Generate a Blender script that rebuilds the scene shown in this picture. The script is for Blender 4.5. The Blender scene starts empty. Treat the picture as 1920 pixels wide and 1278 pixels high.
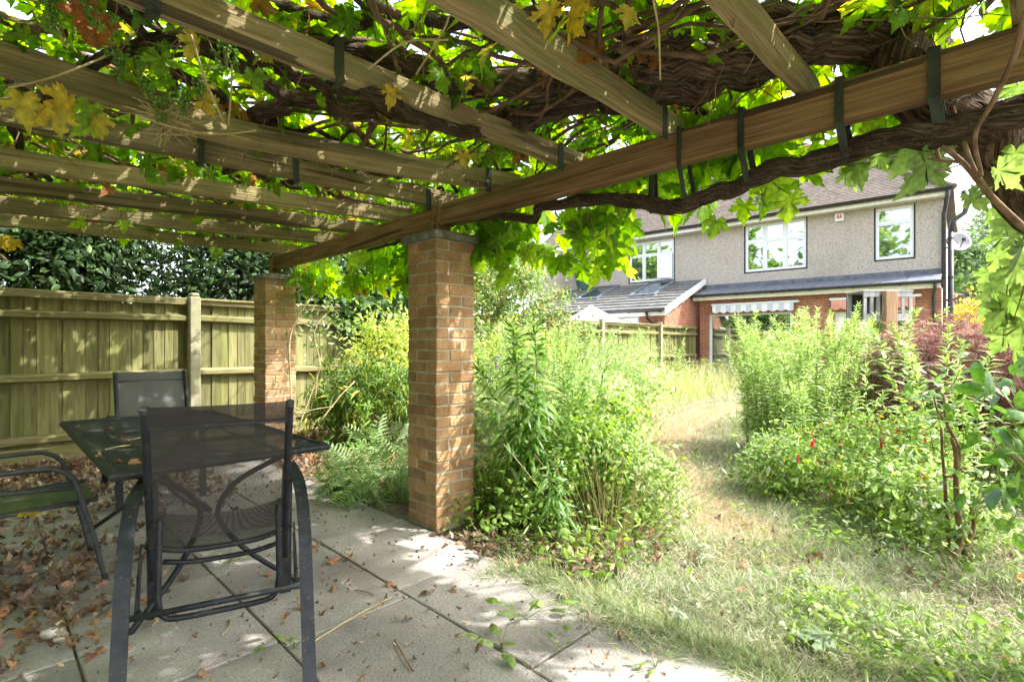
import bpy, math, random
import numpy as np
from mathutils import Vector, Matrix, Euler, noise as mnoise

# ------------------------------------------------------------------ camera, sky, sun, exposure
S = bpy.context.scene
COL = S.collection
R = math.radians
CAM_H, FPX, CXP, CYP = 1.22, 985.0, 960.0, 645.0

cam_d = bpy.data.cameras.new('camera')
cam_d.sensor_fit = 'HORIZONTAL'; cam_d.sensor_width = 36.0
cam_d.lens = 36.0 * FPX / 1920.0
cam_d.shift_y = (CYP - 639.0) / 1920.0
cam_d.clip_start = 0.02; cam_d.clip_end = 600
cam = bpy.data.objects.new('camera', cam_d); COL.objects.link(cam)
cam.location = (0, 0, CAM_H); cam.rotation_euler = (R(90), 0, R(-45))
S.camera = cam

SUN_EL = R(50); SUN_H = Vector((0.58, -0.815)).normalized()
SUN = Vector((SUN_H.x * math.cos(SUN_EL), SUN_H.y * math.cos(SUN_EL), math.sin(SUN_EL)))
W = bpy.data.worlds.new('World'); S.world = W; W.use_nodes = True
nt = W.node_tree; nt.nodes.clear()
sky = nt.nodes.new('ShaderNodeTexSky'); sky.sky_type = 'NISHITA'; sky.sun_disc = False
sky.sun_elevation = SUN_EL; sky.sun_rotation = math.atan2(SUN_H.x, SUN_H.y)
sky.air_density = 1.0; sky.dust_density = 3.5; sky.ozone_density = 0.6
hs = nt.nodes.new('ShaderNodeHueSaturation'); hs.inputs['Saturation'].default_value = 0.48
bg = nt.nodes.new('ShaderNodeBackground'); bg.inputs['Strength'].default_value = 0.15
wo = nt.nodes.new('ShaderNodeOutputWorld')
nt.links.new(sky.outputs[0], hs.inputs['Color']); nt.links.new(hs.outputs[0], bg.inputs['Color'])
nt.links.new(bg.outputs[0], wo.inputs['Surface'])
sl = bpy.data.lights.new('sun', 'SUN'); sl.energy = 2.0; sl.angle = R(0.8); sl.color = (1.0, 0.98, 0.95)
so = bpy.data.objects.new('sun', sl); COL.objects.link(so); so.location = (8, -14, 20)
so.rotation_euler = SUN.to_track_quat('Z', 'Y').to_euler()
vs = S.view_settings
vs.view_transform = 'Standard'; vs.look = 'None'; vs.gamma = 1.0; vs.use_curve_mapping = False
vs.exposure = 2.47
cy = S.cycles
cy.max_bounces = 10; cy.diffuse_bounces = 5; cy.glossy_bounces = 3; cy.transmission_bounces = 8; cy.transparent_max_bounces = 12
cy.use_denoising = True; cy.sample_clamp_indirect = 6.0
cy.caustics_reflective = False; cy.caustics_refractive = False
random.seed(7); rng = np.random.default_rng(7)

# ------------------------------------------------------------------ pixel -> direction helpers
def ray(x, y):
    u = (x - CXP) / FPX; v = (CYP - y) / FPX; k = math.sqrt(.5)
    return Vector((k * (1 + u), k * (1 - u), v))
CAM = Vector((0, 0, CAM_H))
def on_z(x, y, z): r = ray(x, y); return CAM + r * ((z - CAM_H) / r.z)
def at_d(x, y, d): return CAM + ray(x, y) * d
def on_x(x, y, X): r = ray(x, y); return CAM + r * (X / r.x)
def on_y(x, y, Y): r = ray(x, y); return CAM + r * (Y / r.y)

# ------------------------------------------------------------------ object helpers
def tag(o, label=None, cat=None, group=None, kind=None):
    if label: o['label'] = label
    if cat: o['category'] = cat
    if group: o['group'] = group
    if kind: o['kind'] = kind
    return o
def thing(name, label, cat, loc=(0, 0, 0), group=None, rz=0.0):
    o = bpy.data.objects.new(name, None); COL.objects.link(o)
    o.location = loc; o.rotation_euler = (0, 0, rz); o.empty_display_size = .1
    return tag(o, label, cat, group)
def setparent(o, parent, world=True):
    if parent is None: return
    o.parent = parent
    if world:
        pm = Matrix.LocRotScale(parent.location, parent.rotation_euler, parent.scale)
        if parent.parent is not None:
            g = parent.parent
            pm = Matrix.LocRotScale(g.location, g.rotation_euler, g.scale) @ parent.matrix_parent_inverse @ pm
        o.matrix_parent_inverse = pm.inverted()
def link(name, me, mat, parent=None, world=True):
    o = bpy.data.objects.new(name, me); COL.objects.link(o)
    if mat is not None and len(me.materials) == 0: me.materials.append(mat)
    setparent(o, parent, world)
    return o

class MB:
    """collects shapes for ONE mesh object"""
    def __init__(s): s.v = []; s.f = []; s.uv = {}
    def box(s, x0, x1, y0, y1, z0, z1, M=None):
        b = len(s.v)
        c = [(x0,y0,z0),(x1,y0,z0),(x1,y1,z0),(x0,y1,z0),(x0,y0,z1),(x1,y0,z1),(x1,y1,z1),(x0,y1,z1)]
        if M is not None: c = [tuple(M @ Vector(p)) for p in c]
        s.v += c
        s.f += [tuple(b+i for i in q) for q in ((3,2,1,0),(4,5,6,7),(0,1,5,4),(1,2,6,5),(2,3,7,6),(3,0,4,7))]
        return s
    def bbox(s, x0, x1, y0, y1, z0, z1, e=.004, jit=0.0, M=None):
        """box with chamfered edges (44 triangles)"""
        b = len(s.v); P = []
        for sx in (0, 1):
            for sy in (0, 1):
                for sz in (0, 1):
                    x = (x0, x1)[sx]; y = (y0, y1)[sy]; z = (z0, z1)[sz]
                    ex, ey, ez = (e, -e)[sx], (e, -e)[sy], (e, -e)[sz]
                    j = [random.uniform(-jit, jit) for _ in range(3)]
                    P += [(x + j[0], y + ey + j[1], z + ez + j[2]), (x + ex + j[0], y + j[1], z + ez + j[2]), (x + ex + j[0], y + ey + j[1], z + j[2])]
        if M is not None: P = [tuple(M @ Vector(p)) for p in P]
        s.v += P
        def I(sx, sy, sz, k): return b + ((sx * 2 + sy) * 2 + sz) * 3 + k
        F = []
        F.append([I(0,0,0,0), I(0,0,1,0), I(0,1,1,0), I(0,1,0,0)]); F.append([I(1,0,0,0), I(1,1,0,0), I(1,1,1,0), I(1,0,1,0)])
        F.append([I(0,0,0,1), I(1,0,0,1), I(1,0,1,1), I(0,0,1,1)]); F.append([I(0,1,0,1), I(0,1,1,1), I(1,1,1,1), I(1,1,0,1)])
        F.append([I(0,0,0,2), I(0,1,0,2), I(1,1,0,2), I(1,0,0,2)]); F.append([I(0,0,1,2), I(1,0,1,2), I(1,1,1,2), I(0,1,1,2)])
        for a in (0, 1):
            for c in (0, 1):
                F.append([I(0,a,c,1), I(1,a,c,1), I(1,a,c,2), I(0,a,c,2)])
                F.append([I(a,0,c,0), I(a,1,c,0), I(a,1,c,2), I(a,0,c,2)])
                F.append([I(a,c,0,0), I(a,c,1,0), I(a,c,1,1), I(a,c,0,1)])
                for q in (0, 1): F.append([I(a,c,q,0), I(a,c,q,1), I(a,c,q,2)])
        s.f += [tuple(q) for q in F]
        return s
    def poly(s, pts): b = len(s.v); s.v += [tuple(p) for p in pts]; s.f.append(tuple(range(b, b + len(pts)))); return s
    def prism(s, pts, off):
        """polygon pts extruded by vector off"""
        b = len(s.v); n = len(pts); off = Vector(off)
        s.v += [tuple(p) for p in pts] + [tuple(Vector(p) + off) for p in pts]
        s.f.append(tuple(range(b, b + n))[::-1]); s.f.append(tuple(range(b + n, b + 2 * n)))
        for i in range(n): j = (i + 1) % n; s.f.append((b + i, b + j, b + n + j, b + n + i))
        return s
    def tube(s, pts, rad, n=8, caps=True, flat=None, lump=0.0, twist=0.0, seed=0):
        """tube along pts; rad number or list; flat=(w,h,upvec) gives a flat bar; lump: gnarled"""
        pts = [Vector(p) for p in pts]; m = len(pts)
        if not hasattr(rad, '__len__'): rad = [rad] * m
        b = len(s.v); T = []
        for i in range(m):
            t = pts[min(i + 1, m - 1)] - pts[max(i - 1, 0)]
            T.append(t.normalized() if t.length > 1e-9 else Vector((0, 0, 1)))
        up = Vector((0, 0, 1)) if abs(T[0].z) < .9 else Vector((1, 0, 0))
        if flat: up = Vector(flat[2])
        N = (up - T[0] * up.dot(T[0])).normalized()
        rr = random.Random(seed); prof = [1 + lump * rr.uniform(-1, 1) for _ in range(n)]
        acc = 0.0
        for i in range(m):
            N = (N - T[i] * N.dot(T[i])); N = N.normalized() if N.length > 1e-6 else T[i].orthogonal().normalized()
            B = T[i].cross(N)
            if i: acc += (pts[i] - pts[i - 1]).length
            for k in range(n):
                if flat:
                    cx, cy_ = ((-1, -1), (1, -1), (1, 1), (-1, 1))[k]
                    p = pts[i] + B * (cx * flat[0] / 2) + N * (cy_ * flat[1] / 2)
                else:
                    a = 2 * math.pi * k / n + twist * acc
                    q = rad[i] * prof[k]
                    if lump: q *= 1 + lump * .8 * mnoise.noise(Vector((k * 1.7 + seed, acc * 7, 3.1)))
                    p = pts[i] + (N * math.cos(a) + B * math.sin(a)) * q
                s.uv[len(s.v)] = (k / n, acc)
                s.v.append(tuple(p))
        for i in range(m - 1):
            for k in range(n):
                k2 = (k + 1) % n
                s.f.append((b + i * n + k, b + i * n + k2, b + (i + 1) * n + k2, b + (i + 1) * n + k))
        if caps:
            s.f.append(tuple(b + k for k in range(n))[::-1]); s.f.append(tuple(b + (m - 1) * n + k for k in range(n)))
        return s
    def build(s, name, mat, parent=None, smooth=False, world=True):
        me = bpy.data.meshes.new(name); me.from_pydata(s.v, [], s.f); me.update()
        if smooth: me.polygons.foreach_set('use_smooth', [True] * len(me.polygons))
        if s.uv:
            ul = me.uv_layers.new(name='UVMap'); li = np.zeros(len(me.loops), dtype=np.int32); me.loops.foreach_get('vertex_index', li)
            tab = np.zeros((len(s.v), 2), dtype=np.float32)
            for k, q in s.uv.items(): tab[k] = q
            ul.data.foreach_set('uv', tab[li].ravel())
        return link(name, me, mat, parent, world)
    def mesh(s, name, mat=None):
        me = bpy.data.meshes.new(name); me.from_pydata(s.v, [], s.f); me.update()
        if mat: me.materials.append(mat)
        return me

def spline(pts, k=6):
    """Catmull-Rom through pts"""
    P = [Vector(p) for p in pts]; P = [P[0] * 2 - P[1]] + P + [P[-1] * 2 - P[-2]]; out = []
    for i in range(1, len(P) - 2):
        for j in range(k):
            t = j / k; a, b, c, d = P[i-1], P[i], P[i+1], P[i+2]
            out.append(.5 * ((2*b) + (c-a)*t + (2*a-5*b+4*c-d)*t*t + (3*b-a-3*c+d)*t*t*t))
    out.append(P[-2]); return out
def lerp_list(vals, n):
    return list(np.interp(np.linspace(0, 1, n), np.linspace(0, 1, len(vals)), vals))

# ------------------------------------------------------------------ materials
def new_mat(name):
    m = bpy.data.materials.new(name); m.use_nodes = True; t = m.node_tree; t.nodes.clear()
    out = t.nodes.new('ShaderNodeOutputMaterial'); return m, t, out
class NT:
    def __init__(s, t): s.t = t
    def n(s, typ, **kw):
        nd = s.t.nodes.new(typ)
        for k, v in kw.items():
            if hasattr(nd, k): setattr(nd, k, v)
            else: nd.inputs[k.replace('_', ' ')].default_value = v
        return nd
    def l(s, a, b): s.t.links.new(a, b)
def srgb(r, g, b):
    f = lambda c: (c / 255 / 12.92) if c / 255 <= .04045 else ((c / 255 + .055) / 1.055) ** 2.4
    return (f(r), f(g), f(b), 1)
def c4(c): return (c[0], c[1], c[2], 1)

def pmat(name, c1, c2, scale=6.0, rough=.8, bump=.2, bscale=40.0, stretch=(1, 1, 1), coords='world', c3=None, c3scale=2.0, c3amt=.5,
         rnd=0.0, spec=.3, metal=0.0, bdist=.01, contrast=(.35, .65), speck=None):
    """principled material with two-tone noise, a third blotch tone, bump; rnd = per-object value jitter"""
    m, t, out = new_mat(name); N = NT(t)
    p = N.n('ShaderNodeBsdfPrincipled'); p.inputs['Roughness'].default_value = rough
    p.inputs['Specular IOR Level'].default_value = spec; p.inputs['Metallic'].default_value = metal
    N.l(p.outputs[0], out.inputs['Surface'])
    if coords == 'world': vec = N.n('ShaderNodeNewGeometry').outputs['Position']
    elif coords == 'uv': vec = N.n('ShaderNodeTexCoord').outputs['UV']
    else: vec = N.n('ShaderNodeTexCoord').outputs['Object']
    oi = N.n('ShaderNodeObjectInfo')
    if coords != 'world':
        mu = N.n('ShaderNodeVectorMath', operation='SCALE'); N.l(oi.outputs['Location'], mu.inputs[0]); mu.inputs['Scale'].default_value = 3.7
        ad = N.n('ShaderNodeVectorMath', operation='ADD'); N.l(vec, ad.inputs[0]); N.l(mu.outputs[0], ad.inputs[1]); vec = ad.outputs[0]
    mp = N.n('ShaderNodeMapping'); N.l(vec, mp.inputs['Vector']); mp.inputs['Scale'].default_value = stretch; vec = mp.outputs[0]
    n1 = N.n('ShaderNodeTexNoise'); N.l(vec, n1.inputs['Vector']); n1.inputs['Scale'].default_value = scale; n1.inputs['Detail'].default_value = 6
    mr = N.n('ShaderNodeMapRange'); N.l(n1.outputs['Fac'], mr.inputs['Value']); mr.inputs['From Min'].default_value = contrast[0]; mr.inputs['From Max'].default_value = contrast[1]
    mx = N.n('ShaderNodeMix', data_type='RGBA'); N.l(mr.outputs[0], mx.inputs['Factor']); mx.inputs[6].default_value = c4(c1); mx.inputs[7].default_value = c4(c2)
    col = mx.outputs[2]
    if c3 is not None:
        n2 = N.n('ShaderNodeTexNoise'); N.l(vec, n2.inputs['Vector']); n2.inputs['Scale'].default_value = c3scale; n2.inputs['Detail'].default_value = 4
        m2 = N.n('ShaderNodeMapRange'); N.l(n2.outputs['Fac'], m2.inputs['Value']); m2.inputs['From Min'].default_value = .5; m2.inputs['From Max'].default_value = .68; m2.inputs['To Max'].default_value = c3amt
        mx2 = N.n('ShaderNodeMix', data_type='RGBA'); N.l(m2.outputs[0], mx2.inputs['Factor']); N.l(col, mx2.inputs[6]); mx2.inputs[7].default_value = c4(c3); col = mx2.outputs[2]
    if speck is not None:
        vo = N.n('ShaderNodeTexVoronoi'); N.l(vec, vo.inputs['Vector']); vo.inputs['Scale'].default_value = speck[0]
        sp = N.n('ShaderNodeSeparateColor'); N.l(vo.outputs['Color'], sp.inputs[0])
        m3 = N.n('ShaderNodeMapRange'); N.l(sp.outputs[0], m3.inputs['Value']); m3.inputs['From Min'].default_value = speck[2]; m3.inputs['From Max'].default_value = 1.0; m3.inputs['To Max'].default_value = speck[3]
        mx3 = N.n('ShaderNodeMix', data_type='RGBA'); N.l(m3.outputs[0], mx3.inputs['Factor']); N.l(col, mx3.inputs[6]); mx3.inputs[7].default_value = c4(speck[1]); col = mx3.outputs[2]
    if rnd:
        hv = N.n('ShaderNodeHueSaturation'); m4 = N.n('ShaderNodeMapRange'); N.l(oi.outputs['Random'], m4.inputs['Value'])
        m4.inputs['To Min'].default_value = 1 - rnd; m4.inputs['To Max'].default_value = 1 + rnd
        N.l(m4.outputs[0], hv.inputs['Value']); N.l(col, hv.inputs['Color']); col = hv.outputs[0]
    N.l(col, p.inputs['Base Color'])
    if bump:
        nb = N.n('ShaderNodeTexNoise'); N.l(vec, nb.inputs['Vector']); nb.inputs['Scale'].default_value = bscale; nb.inputs['Detail'].default_value = 8
        bp = N.n('ShaderNodeBump'); bp.inputs['Strength'].default_value = bump; bp.inputs['Distance'].default_value = bdist
        N.l(nb.outputs['Fac'], bp.inputs['Height']); N.l(bp.outputs[0], p.inputs['Normal'])
    return m

def leaf_mat(name, trans=.45, rough=.5, spec=.35, use_attr=True, cols=None, valj=.35):
    """leaf: reflecting + light coming through; colour from the per-leaf attribute or random per object"""
    m, t, out = new_mat(name); N = NT(t)
    if use_attr:
        a = N.n('ShaderNodeAttribute'); a.attribute_name = 'Col'; col = a.outputs['Color']
    else:
        oi = N.n('ShaderNodeObjectInfo'); rp = N.n('ShaderNodeValToRGB'); N.l(oi.outputs['Random'], rp.inputs[0])
        els = rp.color_ramp.elements
        for i, c in enumerate(cols):
            e = els[i] if i < 2 else els.new(.5)
            e.position = i / (len(cols) - 1); e.color = c4(c)
        col = rp.outputs[0]
    g = N.n('ShaderNodeNewGeometry'); nz = N.n('ShaderNodeTexNoise'); N.l(g.outputs['Position'], nz.inputs['Vector']); nz.inputs['Scale'].default_value = 45; nz.inputs['Detail'].default_value = 3
    mr = N.n('ShaderNodeMapRange'); N.l(nz.outputs['Fac'], mr.inputs['Value']); mr.inputs['From Min'].default_value = .3; mr.inputs['From Max'].default_value = .7
    mr.inputs['To Min'].default_value = 1 - valj; mr.inputs['To Max'].default_value = 1 + valj
    hv = N.n('ShaderNodeHueSaturation'); N.l(mr.outputs[0], hv.inputs['Value']); N.l(col, hv.inputs['Color']); col = hv.outputs[0]
    p = N.n('ShaderNodeBsdfPrincipled'); p.inputs['Roughness'].default_value = rough; p.inputs['Specular IOR Level'].default_value = spec
    N.l(col, p.inputs['Base Color'])
    tr = N.n('ShaderNodeBsdfTranslucent')
    h2 = N.n('ShaderNodeHueSaturation'); h2.inputs['Saturation'].default_value = 1.12; h2.inputs['Value'].default_value = 2.0; h2.inputs['Hue'].default_value = .492
    N.l(col, h2.inputs['Color']); N.l(h2.outputs[0], tr.inputs['Color'])
    ms = N.n('ShaderNodeMixShader'); ms.inputs[0].default_value = trans
    N.l(p.outputs[0], ms.inputs[1]); N.l(tr.outputs[0], ms.inputs[2]); N.l(ms.outputs[0], out.inputs['Surface'])
    return m

def glass_mat(name, tint=(.05, .06, .06)):
    m, t, out = new_mat(name); N = NT(t)
    p = N.n('ShaderNodeBsdfPrincipled'); p.inputs['Base Color'].default_value = c4(tint); p.inputs['Roughness'].default_value = .03
    p.inputs['Specular IOR Level'].default_value = .9; p.inputs['IOR'].default_value = 1.6
    g = N.n('ShaderNodeBsdfGlossy'); g.inputs['Roughness'].default_value = .02; g.inputs['Color'].default_value = (.85, .9, .9, 1)
    tr = N.n('ShaderNodeBsdfTransparent'); tr.inputs['Color'].default_value = (.75, .8, .8, 1)
    m1 = N.n('ShaderNodeMixShader'); m1.inputs[0].default_value = .38; N.l(tr.outputs[0], m1.inputs[1]); N.l(g.outputs[0], m1.inputs[2])
    N.l(m1.outputs[0], out.inputs['Surface'])
    return m

M = {}
M['slab'] = pmat('concrete_slab', (.25,.226,.20), (.38,.348,.31), 2.2, .95, .8, 80, coords='world', c3=(.14,.125,.105), c3scale=1.15, c3amt=.8, rnd=.17, bdist=.006, speck=(190, (.13,.12,.105), .6, .55))
M['soil'] = pmat('soil', (.075,.055,.038), (.15,.115,.08), 14, 1, .8, 60, c3=(.22,.17,.11), c3scale=5, c3amt=.6, bdist=.02)
M['earth'] = pmat('dry_ground', (.13,.118,.08), (.26,.24,.17), 22, 1, 1.0, 90, c3=(.12,.13,.07), c3scale=1.6, c3amt=.7, bdist=.03, contrast=(.4,.6))
M['brick'] = pmat('pillar_brick', (.35,.19,.085), (.465,.29,.145), 9, .9, .9, 60, coords='object', c3=(.25,.16,.085), c3scale=7, c3amt=.7, rnd=.24, bdist=.006, speck=(160,(.15,.10,.06),.68,.6))
M['mortar'] = pmat('mortar', (.36,.32,.235), (.46,.42,.32), 20, 1, .6, 120, c3=(.28,.28,.15), c3scale=2, c3amt=.5, bdist=.004)
M['cap'] = pmat('cap_stone', (.13,.12,.10), (.26,.25,.21), 14, 1, .9, 60, c3=(.12,.14,.05), c3scale=5, c3amt=.7, bdist=.01)
M['timber'] = pmat('weathered_timber', (.15,.112,.05), (.32,.255,.125), 3.2, .9, .8, 7, stretch=(.8,20,20), coords='object', c3=(.125,.135,.05), c3scale=1.1, c3amt=.7, rnd=.22, bdist=.01, contrast=(.3,.7), speck=(1.3,(.045,.033,.016),.82,.9))
M['timber_beam'] = pmat('beam_timber', (.135,.073,.029), (.30,.185,.082), 3.2, .88, .8, 7, stretch=(.8,18,18), coords='object', c3=(.085,.078,.03), c3scale=1.1, c3amt=.8, rnd=.05, bdist=.01, contrast=(.3,.7), speck=(1.3,(.035,.023,.012),.82,.9))
M['fence'] = pmat('fence_board', (.125,.118,.042), (.205,.195,.08), 4, .9, .7, 8, stretch=(6,6,.6), coords='world', c3=(.11,.135,.02), c3scale=.45, c3amt=.8, rnd=.30, bdist=.008, speck=(9,(.065,.06,.03),.93,.7))
M['rail'] = pmat('fence_rail', (.135,.11,.045), (.29,.25,.12), 5, .9, .9, 9, stretch=(.7,14,14), coords='world', c3=(.17,.17,.06), c3scale=.4, c3amt=.8, rnd=.15, bdist=.008)
M['concpost'] = pmat('concrete_post', (.20,.185,.115), (.31,.285,.19), 12, .95, .5, 70, c3=(.16,.18,.07), c3scale=1.5, c3amt=.7, bdist=.004, speck=(150,(.15,.14,.1),.75,.5))
M['metal'] = pmat('dark_metal', (.007,.009,.012), (.016,.019,.024), 30, .5, .15, 200, spec=.3, bdist=.001, coords='world', speck=(150,(.13,.065,.03),.965,.8), c3=(.035,.035,.03), c3scale=9, c3amt=.5)
M['greymetal'] = pmat('grey_metal', (.03,.034,.036), (.055,.06,.062), 30, .5, .1, 200, spec=.35, bdist=.001, c3=(.06,.07,.045), c3scale=8, c3amt=.5)
M['strap'] = pmat('black_strap', (.016,.019,.016), (.045,.055,.03), 20, .6, .5, 60, bdist=.003, stretch=(1,1,.3))
M['bark'] = pmat('vine_bark', (.05,.027,.015), (.27,.185,.12), 3.0, .95, 1.0, 5.0, stretch=(16,5,1), coords='uv', c3=(.03,.017,.011), c3scale=2.2, c3amt=.85, bdist=.04, contrast=(.38,.66))
M['twig'] = pmat('twig', (.13,.075,.04), (.26,.17,.10), 20, .9, .4, 60, bdist=.004)
M['stem'] = pmat('green_stem', (.12,.16,.05), (.22,.24,.08), 10, .8, 0)
M['strawstem'] = pmat('straw_stem', (.33,.26,.12), (.48,.40,.20), 10, .9, 0)
M['pebble'] = pmat('pebbledash', (.42,.365,.315), (.60,.535,.475), 45, .95, .9, 60, bdist=.02, c3=(.33,.30,.26), c3scale=.35, c3amt=.65, speck=(62,(.18,.15,.12),.66,.8))
M['hbrick'] = pmat('house_brick', (.33,.13,.075), (.46,.20,.125), 16, .9, .4, 60, c3=(.27,.10,.06), c3scale=5, c3amt=.7, bdist=.004)
M['hmortar'] = pmat('house_mortar', (.50,.42,.34), (.60,.52,.44), 20, 1, .3, 90)
M['tile'] = pmat('clay_tile', (.10,.08,.064), (.158,.130,.106), 8, .9, .4, 40, c3=(.08,.068,.056), c3scale=1.6, c3amt=.6, bdist=.006)
M['ctile'] = pmat('concrete_tile', (.105,.10,.095), (.165,.16,.15), 8, .9, .4, 40, c3=(.085,.083,.078), c3scale=2, c3amt=.5, bdist=.006)
M['straw'] = pmat('straw_thatch', (.22,.175,.105), (.33,.265,.175), 18, 1, 1.0, 80, c3=(.20,.185,.09), c3scale=2, c3amt=.6, bdist=.02)
M['upvc'] = pmat('white_frame', (.72,.73,.74), (.80,.80,.81), 20, .4, 0, spec=.5)
M['cream'] = pmat('cream_paint', (.60,.58,.47), (.72,.70,.58), 10, .6, .2, 60, bdist=.003)
M['lead'] = pmat('lead_flashing', (.10,.11,.13), (.17,.18,.205), 8, .6, .3, 25, bdist=.006)
M['blackpvc'] = pmat('black_pipe', (.018,.018,.022), (.04,.04,.045), 15, .45, .1, 60, spec=.5, bdist=.002)
M['glass'] = glass_mat('window_glass')
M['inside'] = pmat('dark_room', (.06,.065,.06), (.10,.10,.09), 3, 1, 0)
M['curtain'] = pmat('net_curtain', (.60,.62,.62), (.75,.76,.76), 4, 1, .3, 20, stretch=(30,30,1), bdist=.02)
M['dark'] = pmat('black_seal', (.02,.02,.02), (.04,.04,.04), 10, .7, 0)
# ------------------------------------------------------------------ ground, patio, path
def FY(X): return 7.30 + .025 * X          # fence line
gm = MB(); gn = 90; gs = np.linspace(-1, 1, gn)
gx = np.sign(gs) * (np.abs(gs) ** 2.2) * 150
def gz(x, y):
    r = math.hypot(x - 3, y - 2)
    z = -.035 + .015 * mnoise.noise(Vector((x * .9, y * .9, 0)))
    return z
for yy in gx:
    for xx in gx: gm.v.append((xx + 4, yy + 2, gz(xx + 4, yy + 2)))
for j in range(gn - 1):
    for i in range(gn - 1): gm.f.append((j*gn+i, j*gn+i+1, (j+1)*gn+i+1, (j+1)*gn+i))
ground = tag(gm.build('ground', M['earth'], smooth=True), kind='structure')

bed = MB(); bed.box(-3.0, 2.08, -2.6, 6.35, -.09, -.012)
patio = tag(bed.build('patio', M['soil']), kind='structure')
slab_mesh = {}
def slab(x0, x1, y0, y1, parent, dz=0.0):
    k = (round(x1 - x0, 3), round(y1 - y0, 3), random.randrange(3))
    if k not in slab_mesh:
        mb = MB(); g = .0055
        mb.bbox(-(x1-x0)/2+g, (x1-x0)/2-g, -(y1-y0)/2+g, (y1-y0)/2-g, -.045, 0, .004, .0025)
        slab_mesh[k] = mb.mesh('paving_slab', M['slab'])
    o = bpy.data.objects.new('paving_slab', slab_mesh[k]); COL.objects.link(o); o.parent = parent
    o.location = ((x0+x1)/2, (y0+y1)/2, dz + random.uniform(-.003, .003))
    o.rotation_euler = (random.uniform(-.003,.003), random.uniform(-.003,.003), random.uniform(-.004,.004))
    return o
offs = [1.1, .55, .2, .75, 2.65, .4, 2.15, 1.35]
xs = [-2.75 + .6 * i for i in range(9)]
for i in range(8):
    y = offs[i] - .9 * 5
    while y < 6.2:
        y1 = min(y + .9, 6.25)
        if y1 > -2.4 and y1 - y > .2: slab(xs[i], xs[i+1], max(y, -2.5), y1, patio)
        y += .9
# old slab path under the overgrown lawn, running to the house
ppts = [(2.9,-.5),(3.05,.75),(3.75,1.75),(4.85,2.85),(6.6,3.9),(9.5,4.6),(13,4.9)]
path_root = MB(); path_root.box(2.9, 3.4, -.6, -.1, -.07, -.04)
path_root = tag(path_root.build('path', M['soil']), kind='structure')
for k in range(len(ppts) - 1):
    a = Vector((*ppts[k], 0)); b = Vector((*ppts[k+1], 0)); L = (b - a).length; m = max(1, round(L / .7)); d = (b - a) / L; ang = math.atan2(d.y, d.x)
    for q in range(m):
        p = a + d * (L * (q + .5) / m) + Vector((d.y, -d.x, 0)) * .35
        o = slab(-L/m/2, L/m/2, -.35, .35, path_root); o.location = (p.x, p.y, -.055 + random.uniform(-.006,.004)); o.rotation_euler = (random.uniform(-.01,.01), random.uniform(-.01,.01), ang + random.uniform(-.02,.02))

# ------------------------------------------------------------------ fence
fr = math.atan(.025)
fence = thing('garden_fence', 'tall weathered wooden fence of upright boards, green with algae, behind the table', 'fence', (0, 7.3, 0))
bm_ = []
for k in range(4):
    mb = MB(); w = .117
    mb.bbox(0, w, -.006 - .004*0, .006, 0, 1.69, .003, .002); bm_.append(mb.mesh('board', M['fence']))
X = -1.6; i = 0
while X < 16.0:
    o = bpy.data.objects.new('board', bm_[i % 4]); COL.objects.link(o); o.parent = fence
    o.location = (X, .065 + .025 * X + random.uniform(-.003,.003), .02 + random.uniform(-.02,.012)); o.rotation_euler = (random.uniform(-.006,.006), random.uniform(-.006,.006), fr + .075)
    X += random.choice((.10,.104,.107)); i += 1
posts = [-1.2, 1.80, 4.75, 7.7, 10.65, 13.6]
edges = posts + [16.1]
for px in posts:
    mb = MB(); mb.bbox(-.06, .06, -.065, .065, -.1, 1.80, .012)
    mb.bbox(-.045, .045, -.065, .065, 1.80, 1.845, .014)
    o = mb.build('post', M['concpost'], fence, world=False); o.location = (px, -.02 + .025 * px, 0); o.rotation_euler = (0, 0, fr)
for a, b in zip(edges[:-1], edges[1:]):
    L = b - a - .12; mid = (a + b) / 2
    for zc, nm in ((1.54, 'rail'), (.88, 'rail'), (.235, 'rail')):
        mb = MB(); n = 10
        for q in range(n + 1):
            x = -L/2 + L*q/n; s_ = -.012 * math.sin(math.pi * q / n) * random.uniform(.5, 1.3)
            mb.v += [(x, .03, zc-.05+s_), (x, -.045, zc-.03+s_), (x, -.05, zc+.02+s_), (x, .03, zc+.045+s_)]
        for q in range(n):
            for k in range(4): mb.f.append((q*4+k, q*4+(k+1)%4, q*4+4+(k+1)%4, q*4+4+k))
        mb.f += [(0,1,2,3), (n*4+3, n*4+2, n*4+1, n*4)]
        o = mb.build(nm, M['rail'], fence, world=False); o.location = (mid, .02 + .025 * mid, 0); o.rotation_euler = (0, 0, fr)
    mb = MB(); mb.bbox(-L/2, L/2, -.035, .045, 1.70, 1.755, .004); o = mb.build('capping_strip', M['rail'], fence, world=False); o.location = (mid, .02 + .025*mid, 0); o.rotation_euler = (0, 0, fr)
    mb = MB(); mb.bbox(-L/2, L/2, -.05, .06, 1.757, 1.785, .005); o = mb.build('capping_rail', M['rail'], fence, world=False); o.location = (mid, .02 + .025*mid, 0); o.rotation_euler = (random.uniform(-.02,.02), 0, fr)
    mb = MB(); mb.bbox(-L/2, L/2, -.012, .022, -.08, .15, .004); o = mb.build('gravel_board', M['rail'], fence, world=False); o.location = (mid, .02 + .025*mid, 0); o.rotation_euler = (0, 0, fr)

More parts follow.
